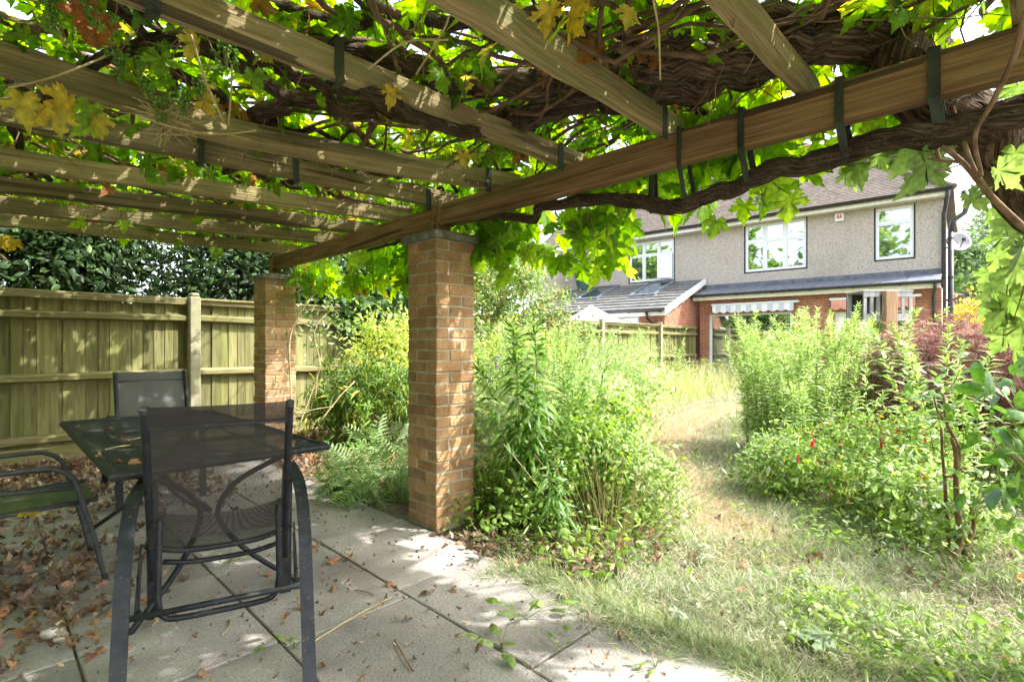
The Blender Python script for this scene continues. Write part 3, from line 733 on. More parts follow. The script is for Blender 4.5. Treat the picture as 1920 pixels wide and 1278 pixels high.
# burglar alarm box
al = thing('alarm_box', 'white burglar alarm box with a red emblem high on the pebbledash wall', 'alarm box', (H0.x, H0.y, 0), rz=HROT)
ta, za = hp(1574, 407, UD - .05)
hb('case', M['upvc'], al, (ta-.115, ta+.105, UD-.075, UD-.002, za-.12, za+.12), bev=.012)
M['red'] = pmat('red_print', (.62,.10,.08), (.70,.14,.1), 10, .5, 0)
mb = MB()
for dx in (-.035, .03): mb.prism([(ta+dx-.03, -.0785+UD, za-.02), (ta+dx+.035, -.0785+UD, za-.02), (ta+dx+.012, -.0785+UD, za+.06), (ta+dx-.01, -.0785+UD, za+.06)], (0, .003, 0))
mb.prism([(ta-.07, -.0785+UD, za-.028), (ta+.07, -.0785+UD, za-.028), (ta+.07, -.0785+UD, za-.045), (ta-.07, -.0785+UD, za-.045)], (0, .003, 0))
mb.build('emblem', M['red'], al, world=False)
# downpipes at the right-hand corner
xp = tR + .06
mb = MB(); mb.tube([(xp - .04, UD - .06, -.1), (xp - .04, UD - .06, eave - .45), (xp - .02, UD - .1, eave - .35), (xp + .02, UD - .33, eave - .12), (xp + .06, UD - .385, eave + .10)], .048, 10); dpipe = mb.build('downpipe', M['blackpvc'], house, smooth=True, world=False)
mb = MB(); mb.tube([(xp + .09, UD + .12, -.1), (xp + .09, UD + .12, eave - .9)], .06, 10); mb.tube([(xp + .09, UD + .12, eave - .95), (xp + .13, UD + .16, eave - .62), (xp + .36, UD + .25, eave - .42), (xp + .44, UD + .27, eave - .15), (xp + .34, UD + .27, eave + .15)], .06, 10); sp_ = mb.build('soil_pipe', M['blackpvc'], house, smooth=True, world=False)
for zc in (.9, 1.6, 2.1, 2.9, 3.9):
    mb = MB(); mb.tube([(xp + .09, UD + .12, zc), (xp + .09, UD + .12, zc + .06)], .068, 10); mb.build('collar', M['blackpvc'], sp_, world=False)
mb = MB(); mb.tube([(tE - .12, -.36, fz + .12), (tE - .12, -.34, fz - .0), (tE - .16, -.10, fz - .18), (tE - .16, -.06, fz - .3), (tE - .16, -.06, -.1)], .036, 8); mb.build('downpipe', M['blackpvc'], house, smooth=True, world=False)
hb('overflow_pipe', M['blackpvc'], house, (xp - .01, xp + .2, UD + .01, UD + .06, 2.32, 2.37), (xp - .01, xp + .22, UD + .01, UD + .06, 1.55, 1.6))
# satellite dish on side wall
sd = thing('satellite_dish', 'grey satellite dish on the side of the house beside the black pipes', 'satellite dish', (H0.x, H0.y, 0), rz=HROT)
ts, zs = hp(1796, 455, UD + .3)
mb = MB(); nr, na = 5, 20; cen = Vector((ts, UD + .3, zs)); nrm = Vector((.35, -.85, .35)).normalized(); e1 = nrm.orthogonal().normalized(); e2 = nrm.cross(e1)
for r_ in range(nr + 1):
    for k in range(na):
        a = 2 * math.pi * k / na; rad = .27 * r_ / nr; mb.v.append(tuple(cen + (e1*math.cos(a) + e2*math.sin(a))*rad + nrm * (.06 * (r_/nr)**2)))
for r_ in range(nr):
    for k in range(na): mb.f.append((r_*na+k, r_*na+(k+1)%na, (r_+1)*na+(k+1)%na, (r_+1)*na+k))
dsh = mb.build('dish', M['greymetal'], sd, smooth=True, world=False); dsh.modifiers.new('t', 'SOLIDIFY').thickness = .008
M['dishgrey'] = pmat('dish_grey', (.32,.32,.33), (.42,.42,.43), 8, .6, 0); dsh.data.materials[0] = M['dishgrey']
mb = MB(); mb.tube([tuple(cen - nrm*.02), (tR - .01, UD + .45, zs - .12)], .02, 6); mb.tube([tuple(cen - Vector((0,0,.25))), tuple(cen + nrm*.33 - Vector((0,0,.08)))], .011, 6); mb.bbox(cen.x+nrm.x*.33-.04, cen.x+nrm.x*.33+.04, cen.y+nrm.y*.33-.05, cen.y+nrm.y*.33+.05, cen.z+nrm.z*.33-.13, cen.z+nrm.z*.33-.05, .006); mb.build('bracket', M['blackpvc'], sd, world=False)
# neighbour's lean-to extension
ND = -2.2                                   # it comes forward
tL1 = hp(1246, 600, ND)[0]; tL0 = tL1 - 5.4
zLe = hp(1240, 583, ND - .2)[1]; zLt = hp(1322, 527, UD)[1]
nw = (hp(1130, 610, ND)[0], hp(1198, 610, ND)[0], .2, hp(1180, 592, ND)[1])
wall_open(tL0, tL1, -.15, zLe, [nw], ND, .22).build('lean_to_wall', M['hmortar'], nhouse, world=False)
brickwork('brickwork', nhouse, tL0, tL1, -.15, zLe, [nw], ND)
mb = MB(); mb.prism([(tL1 - .2, ND + .22, -.15), (tL1 - .2, UD - .003, -.15), (tL1 - .2, UD - .003, zLt - .14), (tL1 - .2, ND + .22, zLe + .02)], (.198, 0, 0)); mb.build('lean_to_side', M['hmortar'], nhouse, world=False)
# bricks on the side wall under the sloping verge
mb = MB(); c = .075; rr = random.Random(5)
for r_ in range(45):
    z = -.1 + r_ * c; y = ND - (.1125 if r_ % 2 else 0)
    while y < UD:
        a = max(y + .004, ND); b = min(y + .219, UD - .01); y += .225
        zmax = zLe + (zLt - zLe) * ((a - ND) / (UD - ND)) - .1
        if b - a < .03 or z + .064 > zmax: continue
        mb.box(tL1 - .004, tL1 + .008 + rr.uniform(0, .004), a, b, z, z + .064)
o = mb.build('brickwork', M['hbrick'], nhouse, world=False); o['kind'] = 'stuff'
nwin = window(nhouse, nw, ND, (.5,), .7, seal=False)
LP = (zLt - zLe) / (UD - ND + .25)
def lcut(t, y): return True
lr = deck('lean_to_roof', nhouse, [(tL0 - .1, ND - .25, zLe + .06), (tL1 + .14, ND - .25, zLe + .06), (tL1 + .14, UD - .012, zLt + .06), (tL0 - .1, UD - .012, zLt + .06)], M['ctile'], .08)
SK = [(hp(1198, 555, -1.2)[0] - .45, .95, 1.15), (hp(1198, 555, -1.2)[0] - 2.6, .95, 1.15)]
tiled_slope('roof_tiles', lr, tL0 - .1, tL1 + .12, ND - .28, zLe + .055, UD - ND + .24, LP, M['ctile'], gauge=.33, tw=.32, lift=.045, th=.04,
            cut=lambda t, y: not any(s0 < t < s0 + w_ and 1.35 < y < 1.35 + l_ + .5 for (s0, w_, l_) in SK))
for (s0, w_, l_) in SK:
    ya = ND - .25 + 1.35; yb = ya + l_ + .45; z_ = lambda y: zLe + .06 + LP * (y - ND + .25)
    sk = MB()
    for (p, q, r_, s_) in ((s0, s0+w_, ya, ya+.09), (s0, s0+w_, yb-.09, yb), (s0, s0+.08, ya+.09, yb-.09), (s0+w_-.08, s0+w_, ya+.09, yb-.09)):
        sk.prism([(p, r_, z_(r_)), (q, r_, z_(r_)), (q, s_, z_(s_)), (p, s_, z_(s_))], (0, 0, .1))
    so2 = sk.build('skylight', M['lead'], nhouse, world=False)
    MB().prism([(s0+.08, ya+.09, z_(ya+.09)), (s0+w_-.08, ya+.09, z_(ya+.09)), (s0+w_-.08, yb-.09, z_(yb-.09)), (s0+.08, yb-.09, z_(yb-.09))], (0, 0, .075)).build('pane', M['upvc'] if False else M['glass'], so2, world=False)
# white verge board, fascia, gutter, pipe
mb = MB(); mb.prism([(tL1 + .145, ND - .3, zLe - .10), (tL1 + .145, ND - .3, zLe + .10), (tL1 + .145, UD - .01, zLt + .10), (tL1 + .145, UD - .01, zLt - .10)], (.03, 0, 0)); mb.build('verge_board', M['upvc'], nhouse, world=False)
hb('fascia', M['cream'], nhouse, (tL0, tL1 + .144, ND - .27, ND - .24, zLe - .13, zLe + .03)); gutter('gutter', nhouse, tL0, tL1 + .1, ND - .335, zLe + .04, .06)
mb = MB(); mb.tube([(tL1 - .42, ND - .33, zLe - .02), (tL1 - .42, ND - .25, zLe - .2), (tL1 - .35, ND - .06, zLe - .35), (tL1 - .35, ND - .06, 0)], .04, 8); mb.build('downpipe', M['blackpvc'], nhouse, smooth=True, world=False)
# green tarpaulin cover hung on the neighbour's wall, above the lean-to
tp = hp(1092, 520, UD - .3); M['tarp'] = pmat('green_tarp', (.03,.085,.07), (.06,.13,.11), 6, .5, .8, 8, bdist=.04, spec=.5)
mb = MB(); nu, nv = 22, 12
for j in range(nv + 1):
    for i in range(nu + 1):
        a = math.pi * i / nu; f = j / nv; wdt = .56 * (1 - .38 * f ** 1.6) ; zz = tp[1] + .62 - 1.15 * f - .10 * math.sin(a) * (1 - f)
        rad = .30 * (1 - .35 * f) * (1 + .10 * math.sin(i * 2.3 + f * 5))
        mb.v.append((tp[0] + wdt * -math.cos(a) + .02 * math.sin(j * 2.1), UD - .004 - rad * math.sin(a), zz))
for j in range(nv):
    for i in range(nu): mb.f.append((j*(nu+1)+i, j*(nu+1)+i+1, (j+1)*(nu+1)+i+1, (j+1)*(nu+1)+i))
mb.f.append(tuple(nv*(nu+1)+i for i in range(nu+1)))
o = mb.build('tarpaulin_cover', M['tarp'], None, smooth=True); o.location = (H0.x, H0.y, 0); o.rotation_euler = (0, 0, HROT)
tag(o, 'dark green tarpaulin bundled against the neighbouring pebbledash wall above the lean-to', 'tarpaulin')
# white gazebo top over the fence
gz_c = at_d(1108, 590, 15.6); gaz = thing('garden_gazebo', 'white pointed gazebo canopy showing above the fence', 'gazebo', (gz_c.x, gz_c.y, 0), rz=R(40))
M['canvas'] = pmat('white_canvas', (.74,.74,.76), (.80,.80,.82), 4, .8, .2, 12, bdist=.01)
mb = MB(); N_ = 10; hw = 1.0; apex = hp(1113, 570, ND)[1]; apex = 1.22 + (645 - 571) / FPX * 15.6; edge = 1.22 + (645 - 607) / FPX * 15.6
for j in range(N_ + 1):
    for i in range(N_ + 1):
        x = -1 + 2*i/N_; y = -1 + 2*j/N_; r_ = max(abs(x), abs(y)); mb.v.append((x*hw, y*hw, edge + (apex - edge) * (1 - r_) ** 1.25))
for j in range(N_):
    for i in range(N_): mb.f.append((j*(N_+1)+i, j*(N_+1)+i+1, (j+1)*(N_+1)+i+1, (j+1)*(N_+1)+i))
mb.box(-hw, hw, -hw-.006, -hw, edge-.22, edge); mb.box(-hw, hw, hw, hw+.006, edge-.22, edge); mb.box(-hw-.006, -hw, -hw, hw, edge-.22, edge); mb.box(hw, hw+.006, -hw, hw, edge-.22, edge)
mb.build('canopy', M['canvas'], gaz, world=False)
for sx in (-1, 1):
    for sy in (-1, 1): MB().tube([(sx*(hw-.03), sy*(hw-.03), -.02), (sx*(hw-.03), sy*(hw-.03), edge-.02)], .02, 6).build('pole', M['greymetal'], gaz, world=False)
# small outbuilding beyond the corner of the house
ob = thing('outbuilding', 'small white outbuilding with brick quoins beyond the corner of the house', 'outbuilding', (*at_d(1793, 600, 19.0).xy, 0), rz=HROT)
zt_o = 1.22 + (645 - 557) / FPX * 19
hb('wall', M['canvas'], ob, (-2.2, 0, 0, 2.5, -.1, zt_o))
for i in range(12): hb('quoin', M['hbrick'], ob, (-.22 if i % 2 else -.34, .012, -.012, .1, i*.26, i*.26+.17))
mb = MB(); mb.prism([(.25, -.3, zt_o), (.25, 2.8, zt_o), (-1.1, 1.2, zt_o + .9)], (-.02, 0, 0)); mb.prism([(.25, -.3, zt_o), (-1.1, 1.2, zt_o+.5), (-2.4, 1.2, zt_o+.5), (-2.4, -.3, zt_o)], (0, 0, .06)); mb.build('roof', M['tile'], ob, world=False)
# ------------------------------------------------------------------ garden furniture
def sling_mat(name, c1, c2, op, scale=330):
    """woven see-through mesh fabric"""
    m, t, out = new_mat(name); N = NT(t)
    p = N.n('ShaderNodeBsdfPrincipled'); p.inputs['Roughness'].default_value = .75; p.inputs['Specular IOR Level'].default_value = .2
    tc = N.n('ShaderNodeTexCoord'); nz = N.n('ShaderNodeTexNoise'); N.l(tc.outputs['Object'], nz.inputs['Vector']); nz.inputs['Scale'].default_value = 7; nz.inputs['Detail'].default_value = 5
    mx = N.n('ShaderNodeMix', data_type='RGBA'); N.l(nz.outputs['Fac'], mx.inputs['Factor']); mx.inputs[6].default_value = c4(c1); mx.inputs[7].default_value = c4(c2)
    N.l(mx.outputs[2], p.inputs['Base Color'])
    tr = N.n('ShaderNodeBsdfTransparent'); ms = N.n('ShaderNodeMixShader')
    sp = N.n('ShaderNodeSeparateXYZ'); N.l(tc.outputs['UV'], sp.inputs[0])
    v = []
    for k in (0, 1):
        a = N.n('ShaderNodeMath', operation='MULTIPLY'); N.l(sp.outputs[k], a.inputs[0]); a.inputs[1].default_value = scale
        f = N.n('ShaderNodeMath', operation='FRACT'); N.l(a.outputs[0], f.inputs[0])
        g_ = N.n('ShaderNodeMath', operation='GREATER_THAN'); N.l(f.outputs[0], g_.inputs[0]); g_.inputs[1].default_value = 1 - math.sqrt(op); v.append(g_)
    mu = N.n('ShaderNodeMath', operation='MULTIPLY'); N.l(v[0].outputs[0], mu.inputs[0]); N.l(v[1].outputs[0], mu.inputs[1])
    N.l(mu.outputs[0], ms.inputs[0]); N.l(p.outputs[0], ms.inputs[1]); N.l(tr.outputs[0], ms.inputs[2]); N.l(ms.outputs[0], out.inputs['Surface'])
    return m
M['sling'] = sling_mat('charcoal_sling', (.03,.028,.025), (.05,.045,.04), .30)
M['sling_far'] = sling_mat('grey_sling', (.085,.085,.085), (.13,.13,.125), .12)
M['sling_green'] = sling_mat('mossy_sling', (.06,.10,.045), (.12,.16,.075), .10)
M['tabletop'] = sling_mat('table_mesh', (.022,.025,.028), (.05,.052,.052), .14, 130)

def sheet(name, rows, mat, parent, thick=.0015):
    """rows: list of rows of points -> thin cloth with UV in metres"""
    m = len(rows); n = len(rows[0]); mb = MB(); acc = [0.0]
    for i in range(1, m): acc.append(acc[-1] + (Vector(rows[i][n//2]) - Vector(rows[i-1][n//2])).length)
    for i, r_ in enumerate(rows):
        x0 = Vector(r_[0])
        for j, p in enumerate(r_): mb.uv[len(mb.v)] = ((Vector(p) - x0).length, acc[i]); mb.v.append(tuple(p))
    for i in range(m - 1):
        for j in range(n - 1): mb.f.append((i*n+j, i*n+j+1, (i+1)*n+j+1, (i+1)*n+j))
    return mb.build(name, mat, parent, smooth=True, world=False)

def recliner(label, loc, rz, sling, grp):
    c = thing('garden_chair', label, 'chair', loc, grp, rz)
    bt = Vector((0, -.205, .985)); bb = Vector((0, .0, .30))            # back line top / bottom
    def bp(x, z): f = (z - bb.z) / (bt.z - bb.z); return (x, bb.y + (bt.y - bb.y) * f + .02 * math.sin(f * 3.1), z)
    for sx in (-1, 1):
        # flat bar: rear foot up, over the arm, down to the front foot
        leg = spline([(sx*.283, -.50, .0), (sx*.286, -.40, .22), (sx*.289, -.30, .47), (sx*.287, -.20, .60), (sx*.284, -.10, .645), (sx*.28, .08, .655), (sx*.278, .22, .648), (sx*.275, .275, .60), (sx*.272, .285, .40), (sx*.27, .31, .0)], 5)
        a = leg[:18]; b = leg[17:]
        MB().tube(a, 0, 4, True, flat=(.014, .046, (sx, 0, 0))).build('rear_leg', M['metal'], c, world=False)
        MB().tube(b, 0, 4, True, flat=(.014, .046, (sx, 0, 0))).build('front_leg', M['metal'], c, world=False)
        rail = spline([bp(sx*.243, .29), bp(sx*.243, .55), bp(sx*.243, .8), (sx*.243, -.19, .955), (sx*.243, -.203, .980)], 5)
        br = MB().tube(rail, lerp_list([.013, .0145, .0155, .016], len(rail)), 10).build('back_rail', M['metal'], c, smooth=True, world=False)
        MB().tube([(sx*.243, -.198, .972), (sx*.243, -.206, .987)], .0175, 12).build('end_cap', M['greymetal'], br, world=False)
        MB().tube([(sx*.252, -.02, .425), (sx*.258, .20, .418), (sx*.262, .40, .428), (sx*.25, .46, .415)], .012, 8).build('seat_rail', M['metal'], c, smooth=True, world=False)
        MB().tube([(sx*.265, -.10, .42), (sx*.27, -.13, .22)], 0, 4, True, flat=(.018, .006, (1, 0, 0))).tube([(sx*.275, -.02, .44), (sx*.275, -.16, .25)], 0, 4, True, flat=(.018, .006, (1, 0, 0))).bbox(sx*.272-.012, sx*.272+.012, -.15, -.115, .2, .23, .004).build('folding_link', M['metal'], c, world=False)
    U = spline([(-.205, -.13, .56), (-.205, -.15, .40), (-.205, -.165, .27), (-.19, -.172, .215), (-.15, -.175, .195), (0, -.175, .192), (.15, -.175, .195), (.19, -.172, .215), (.205, -.165, .27), (.205, -.15, .40), (.205, -.13, .56)], 4)
    MB().tube(U, .0115, 8).build('folding_stay', M['metal'], c, smooth=True, world=False)
    MB().tube([(-.30, -.22, .245), (.30, -.22, .245)], .012, 8).build('cross_bar', M['metal'], c, smooth=True, world=False)
    MB().tube(spline([(-.21, .05, .335), (-.1, .07, .31), (.1, .07, .31), (.21, .05, .335)], 5), .011, 8).build('bowed_bar', M['metal'], c, smooth=True, world=False)
    MB().tube(spline([(-.25, -.02, .425), (-.12, -.03, .395), (.12, -.03, .395), (.25, -.02, .425)], 5), .012, 8).build('seat_bar', M['metal'], c, smooth=True, world=False)
    MB().tube([(-.24, -.182, .912), (.24, -.182, .912)], 0, 4, True, flat=(.016, .006, (0, 1, 0))).build('head_bar', M['metal'], c, world=False)
    rows = []
    for i in range(15):
        f = i / 14; z = .990 - f * .548
        y = bp(0, z)[1]; rows.append([(x * .236, y - .006 + .012 * (1 - (x) ** 2) * math.sin(f * 3), z - .004 * (1 - x*x) * (i == 0)) for x in np.linspace(-1, 1, 9)])
    sheet('back_sling', rows, sling, c)
    sheet('hem', [[(x_, y_ - .008, z_) for (x_, y_, z_) in r_] for r_ in rows[:3]], sling, c)
    rows = []
    for i in range(11):
        f = i / 10; y = -.03 + .47 * f; rows.append([(x * .248, y, .424 - .03 * (1 - x*x) - .012 * math.sin(f * 3.14)) for x in np.linspace(-1, 1, 9)])
    rows.append([(x * .246, .462, .405 - .012 * (1 - x*x)) for x in np.linspace(-1, 1, 9)])
    sheet('seat_sling', rows, sling, c)
    return c
cg = 'garden chairs round the table'
recliner('dark folding mesh chair in the foreground seen from behind', (.693, 2.40, .002), R(-17), M['sling'], cg)
recliner('grey mesh chair at the far end of the table by the fence', (.97, 5.06, .002), R(178), M['sling_far'], cg)

def stack_chair(label, loc, rz, grp):
    c = thing('garden_chair', label, 'chair', loc, grp, rz)
    for sx in (-1, 1):
        MB().tube(spline([(sx*.285, .335, 0), (sx*.283, .29, .22), (sx*.28, .235, .45), (sx*.278, .205, .545), (sx*.275, .15, .595), (sx*.272, .06, .612), (sx*.27, -.30, .60), (sx*.268, -.36, .59)], 5), .0125, 10).build('arm_leg', M['greymetal'], c, smooth=True, world=False)
        MB().tube([(sx*.274, .21, .50), (sx*.262, -.05, .515), (sx*.255, -.32, .52)], .0115, 8).build('arm_stay', M['greymetal'], c, smooth=True, world=False)
        MB().tube(spline([(sx*.27, -.40, 0), (sx*.262, -.30, .30), (sx*.25, -.29, .5), (sx*.24, -.40, .95)], 5), .0125, 8).build('rear_leg', M['greymetal'], c, smooth=True, world=False)
        MB().tube([(sx*.25, .31, .42), (sx*.25, -.28, .405)], .012, 8).build('seat_rail', M['greymetal'], c, smooth=True, world=False)
    rows = [[(x * .262, .325 - .62 * i / 12, (.422 if i > 1 else (.385, .412)[i]) - .028 * (1 - x*x)) for x in np.linspace(-1, 1, 9)] for i in range(13)]
    sheet('seat_sling', rows, M['sling_green'], c)
    rows = [[(x * .24, -.29 - .11 * i / 8, .45 + .5 * i / 8) for x in np.linspace(-1, 1, 7)] for i in range(9)]
    sheet('back_sling', rows, M['sling_green'], c)
    return c
stack_chair('tubular chair with mossy green seat at the left edge', (.10, 3.69, .002), R(-90), cg)

tb = thing('garden_table', 'dark metal garden table with perforated mesh top littered with leaves', 'table', (.78, 3.495, 0))
tx0, tx1, ty0, ty1, tz = -.44, .44, -.965, .965, .72
for (a, b, nm) in (((tx0, ty0), (tx1, ty0), 'rim'), ((tx1, ty0), (tx1, ty1), 'rim'), ((tx1, ty1), (tx0, ty1), 'rim'), ((tx0, ty1), (tx0, ty0), 'rim')):
    d = Vector((b[0]-a[0], b[1]-a[1], 0)).normalized(); n_ = Vector((-d.y, d.x, 0))
    MB().tube([Vector((*a, tz-.016)) - d*.0, Vector((*b, tz-.016)) + d*.0], 0, 8, True).f
    mb = MB(); prof = [(-.006, -.026), (.0, -.032), (.02, -.03), (.026, -.012), (.024, .0), (.006, .002), (-.004, -.006), (-.008, -.016)]
    for e_, P in enumerate((a, b)):
        for (w_, z_) in prof:
            q = Vector((*P, tz)) + n_ * w_ + d * ((w_ if e_ == 0 else -w_)); mb.v.append((q.x, q.y, q.z + z_))
    for k in range(8): mb.f.append((k, (k+1)%8, 8+(k+1)%8, 8+k))
    mb.build(nm, M['metal'], tb, world=False)
rows = [[(x, y, tz - .006) for x in np.linspace(tx0+.022, tx1-.022, 5)] for y in np.linspace(ty0+.022, ty1-.022, 9)]
sheet('mesh_top', rows, M['tabletop'], tb)
for y in (-.32, .32): MB().bbox(tx0+.025, tx1-.025, y-.014, y+.014, tz-.03, tz-.010, .003).build('cross_rail', M['metal'], tb, world=False)
for sy in (-1, 1):
    yb = sy * .60
    for sx in (-1, 1):
        MB().tube(spline([(sx*.40, yb + sy*.22, tz-.03), (sx*.28, yb + sy*.12, .63), (sx*.12, yb+sy*.03, .53), (sx*.045, yb, .42), (sx*.055, yb, .32), (sx*.16, yb+sy*.08, .17), (sx*.36, yb + sy*.2, .0)], 6), .0135, 8).build('leg', M['metal'], tb, smooth=True, world=False)
MB().tube([(0, -.60, .40), (0, .60, .40)], .014, 8).build('stretcher', M['metal'], tb, smooth=True, world=False)
for x in (-.25, .25): MB().tube([(x, ty0+.03, tz-.028), (x, ty1-.03, tz-.028)], .009, 6).build('underframe_bar', M['metal'], tb, smooth=True, world=False)

# bird table of grey slats on a brown post
btd = 7.4
bb_ = at_d(1668, 640, btd); bt_ = thing('bird_table', 'wooden bird table with grey slatted front on a brown post, above the red maple', 'bird table', (bb_.x, bb_.y, 0), rz=R(-45))
M['greywood'] = pmat('grey_wood', (.24,.235,.225), (.36,.355,.345), 5, .9, .5, 12, stretch=(10,10,.8), coords='object', rnd=.1, bdist=.004)
M['postwood'] = pmat('brown_post', (.27,.16,.09), (.38,.25,.15), 5, .9, .5, 10, stretch=(10,10,.8), coords='object', bdist=.004)
sc_ = btd / FPX; Z_ = lambda y: CAM_H + (645 - y) * sc_; X_ = lambda x: (x - 1668) * sc_
MB().bbox(X_(1657), X_(1679), -.05, .04, -.05, Z_(545), .006).build('post', M['postwood'], bt_, world=False)
for (a, b) in ((1624, 1655), (1681, 1716)):
    q = thingpart('panel', bt_)
    for bx_ in ((X_(a), X_(b), .045, .075, Z_(556), Z_(546)), (X_(a), X_(b), .045, .075, Z_(598), Z_(588))): MB().bbox(*bx_, .003).build('frame_rail', M['greywood'], q, world=False)
    n = 3; w_ = (b - a) / 5.2
    for k in range(n):
        x = a + (b - a - w_) * k / (n - 1); MB().bbox(X_(x), X_(x + w_), .048, .070, Z_(588), Z_(556), .003).build('slat', M['greywood'], q, world=False)
MB().bbox(X_(1622), X_(1718), .04, .44, Z_(546)+.0, Z_(546)+.022, .004).build('roof_board', M['greywood'], bt_, world=False)
MB().bbox(X_(1622), X_(1718), .04, .44, Z_(598)-.022, Z_(598)-.001, .004).build('floor_board', M['greywood'], bt_, world=False)
for a in (1624, 1708): MB().bbox(X_(a), X_(a+8), .40, .43, Z_(598), Z_(546), .003).build('back_post', M['greywood'], bt_, world=False)
MB().bbox(X_(1624), X_(1716), .43, .445, Z_(598), Z_(547), .003).build('back_board', M['dark'], bt_, world=False)
# ------------------------------------------------------------------ foliage tools
def half_leaf(half, ymid=.35, fold=.18, curl=.15, wav=0.0, seed=0):
    """right-half outline (x,y) from base to tip -> (verts, tris) fan leaf, y along, z normal"""
    rr = random.Random(seed)
    pts = list(half) + [(-x, y) for (x, y) in half[-2:0:-1]]
    V = [(0, ymid, 0)]; 
    for (x, y) in pts:
        z = -fold * abs(x) - curl * y * y + wav * rr.uniform(-1, 1)
        V.append((x, y, z))
    n = len(pts); F = [(0, 1 + (i + 1) % n, 1 + i) for i in range(n)]
    return np.array(V, dtype=np.float32), np.array(F, dtype=np.int32)
VH = [(0,.08),(.07,-.06),(.17,-.15),(.24,-.22),(.29,-.13),(.38,-.13),(.37,-.02),(.47,.0),(.38,.09),(.24,.15),(.40,.14),(.50,.19),(.58,.18),(.60,.29),(.72,.36),(.58,.41),(.55,.48),(.42,.44),(.20,.40),(.30,.52),(.28,.62),(.36,.68),(.24,.74),(.23,.84),(.13,.84),(.09,.95),(0,1.12)]
VL = [(0,.06),(.20,-.20),(.42,-.04),(.25,.13),(.50,.16),(.66,.36),(.40,.43),(.21,.42),(.32,.64),(.20,.82),(0,1.1)]
def skew(h, k): 
    rr = random.Random(k); return [(x * rr.uniform(.86, 1.12), y + rr.uniform(-.025, .025) * (x > 0)) for (x, y) in h]
T_vine = [half_leaf(skew(VH, k), .16, (.28,.1,.5,-.15,.35,-.3)[k], (.22,.5,.1,.35,.7,.2)[k], .04, k) for k in range(6)]
T_vinel = [half_leaf(VL, .22, .2, .18, .04, k) for k in range(3)]
T_dry = [half_leaf(VL, .22, .75, .9, .14, k) for k in range(2)] + [half_leaf(VL, .22, -.6, -.8, .16, 5), half_leaf(VL, .22, .3, -.7, .18, 6)]
T_ov = [half_leaf([(0,0),(.20,.12),(.30,.38),(.22,.70),(0,1)], .4, .3, .25, 0, 1), half_leaf([(0,0),(.24,.2),(.27,.5),(.14,.8),(0,1)], .4, .2, .4, 0, 2)]
T_lan = [half_leaf([(0,0),(.085,.25),(.10,.5),(.05,.8),(0,1)], .4, .4, .35, 0, 1), half_leaf([(0,0),(.08,.3),(.085,.6),(0,1)], .4, .4, .7, 0, 2)]
T_rose = [half_leaf([(0,0),(.16,.2),(.22,.5),(.12,.85),(0,1)], .4, .35, .3, 0, 3)]
def blade(w, bend, n=3):
    V = []; F = []
    for i in range(n + 1):
        f = i / n; a = bend * f; y = math.sin(a) / max(bend, .01) if bend > .01 else f; z = -(1 - math.cos(a)) / max(bend, .01)
        ww = w * (1 - f ** 1.6)
        if i < n: V += [(-ww, y, z), (ww, y, z)]
        else: V += [(0, y, z)]
    for i in range(n - 1): F += [(2*i, 2*i+1, 2*i+3), (2*i, 2*i+3, 2*i+2)]
    F.append((2*n-2, 2*n-1, 2*n))
    return np.array(V, dtype=np.float32), np.array(F, dtype=np.int32)
T_grass = [blade(.026, .7), blade(.03, 1.4), blade(.022, .3)]
T_straw = [blade(.026, .4, 2), blade(.022, 1.1, 3)]
def fingered(k, spread, w, ln):
    V = []; F = []
    for i in range(k):
        a = (i / (k - 1) - .5) * spread; L = 1 - .45 * abs(i / (k - 1) - .5) * 2; c, s_ = math.cos(a), math.sin(a); b = len(V)
        for (x, y, z) in ((0, 0, 0), (w, .45 * L, -.05), (0, L, -.25 * L), (-w, .45 * L, -.05)): V.append((x*c + y*s_, -x*s_ + y*c, z))
        F += [(b, b+1, b+2), (b, b+2, b+3)]
    return np.array(V, dtype=np.float32), np.array(F, dtype=np.int32)
T_acer = [fingered(5, 2.3, .035, 1), fingered(7, 2.6, .03, 1)]
def pinnate(k, w):
    """deeply cut silvery leaf (cardoon / mugwort)"""
    V = []; F = []
    for i in range(k):
        y = .12 + .85 * i / k; L = .34 * math.sin(math.pi * (.15 + .8 * i / k)) + .04
        for sx in (-1, 1):
            b = len(V)
            V += [(0, y, -.2*y*y), (sx*L*.55, y + .10, -.2*y*y + .03), (sx*L, y + .13, -.2*y*y - .05), (sx*L*.6, y + .03, -.2*y*y + .01)]
            F += [(b, b+1, b+2), (b, b+2, b+3)]
    b = len(V); V += [(-.012, 0, 0), (.012, 0, 0), (0, 1, -.2)]; F.append((b, b+1, b+2))
    return np.array(V, dtype=np.float32), np.array(F, dtype=np.int32)
T_card = [pinnate(8, .1), pinnate(7, .1)]

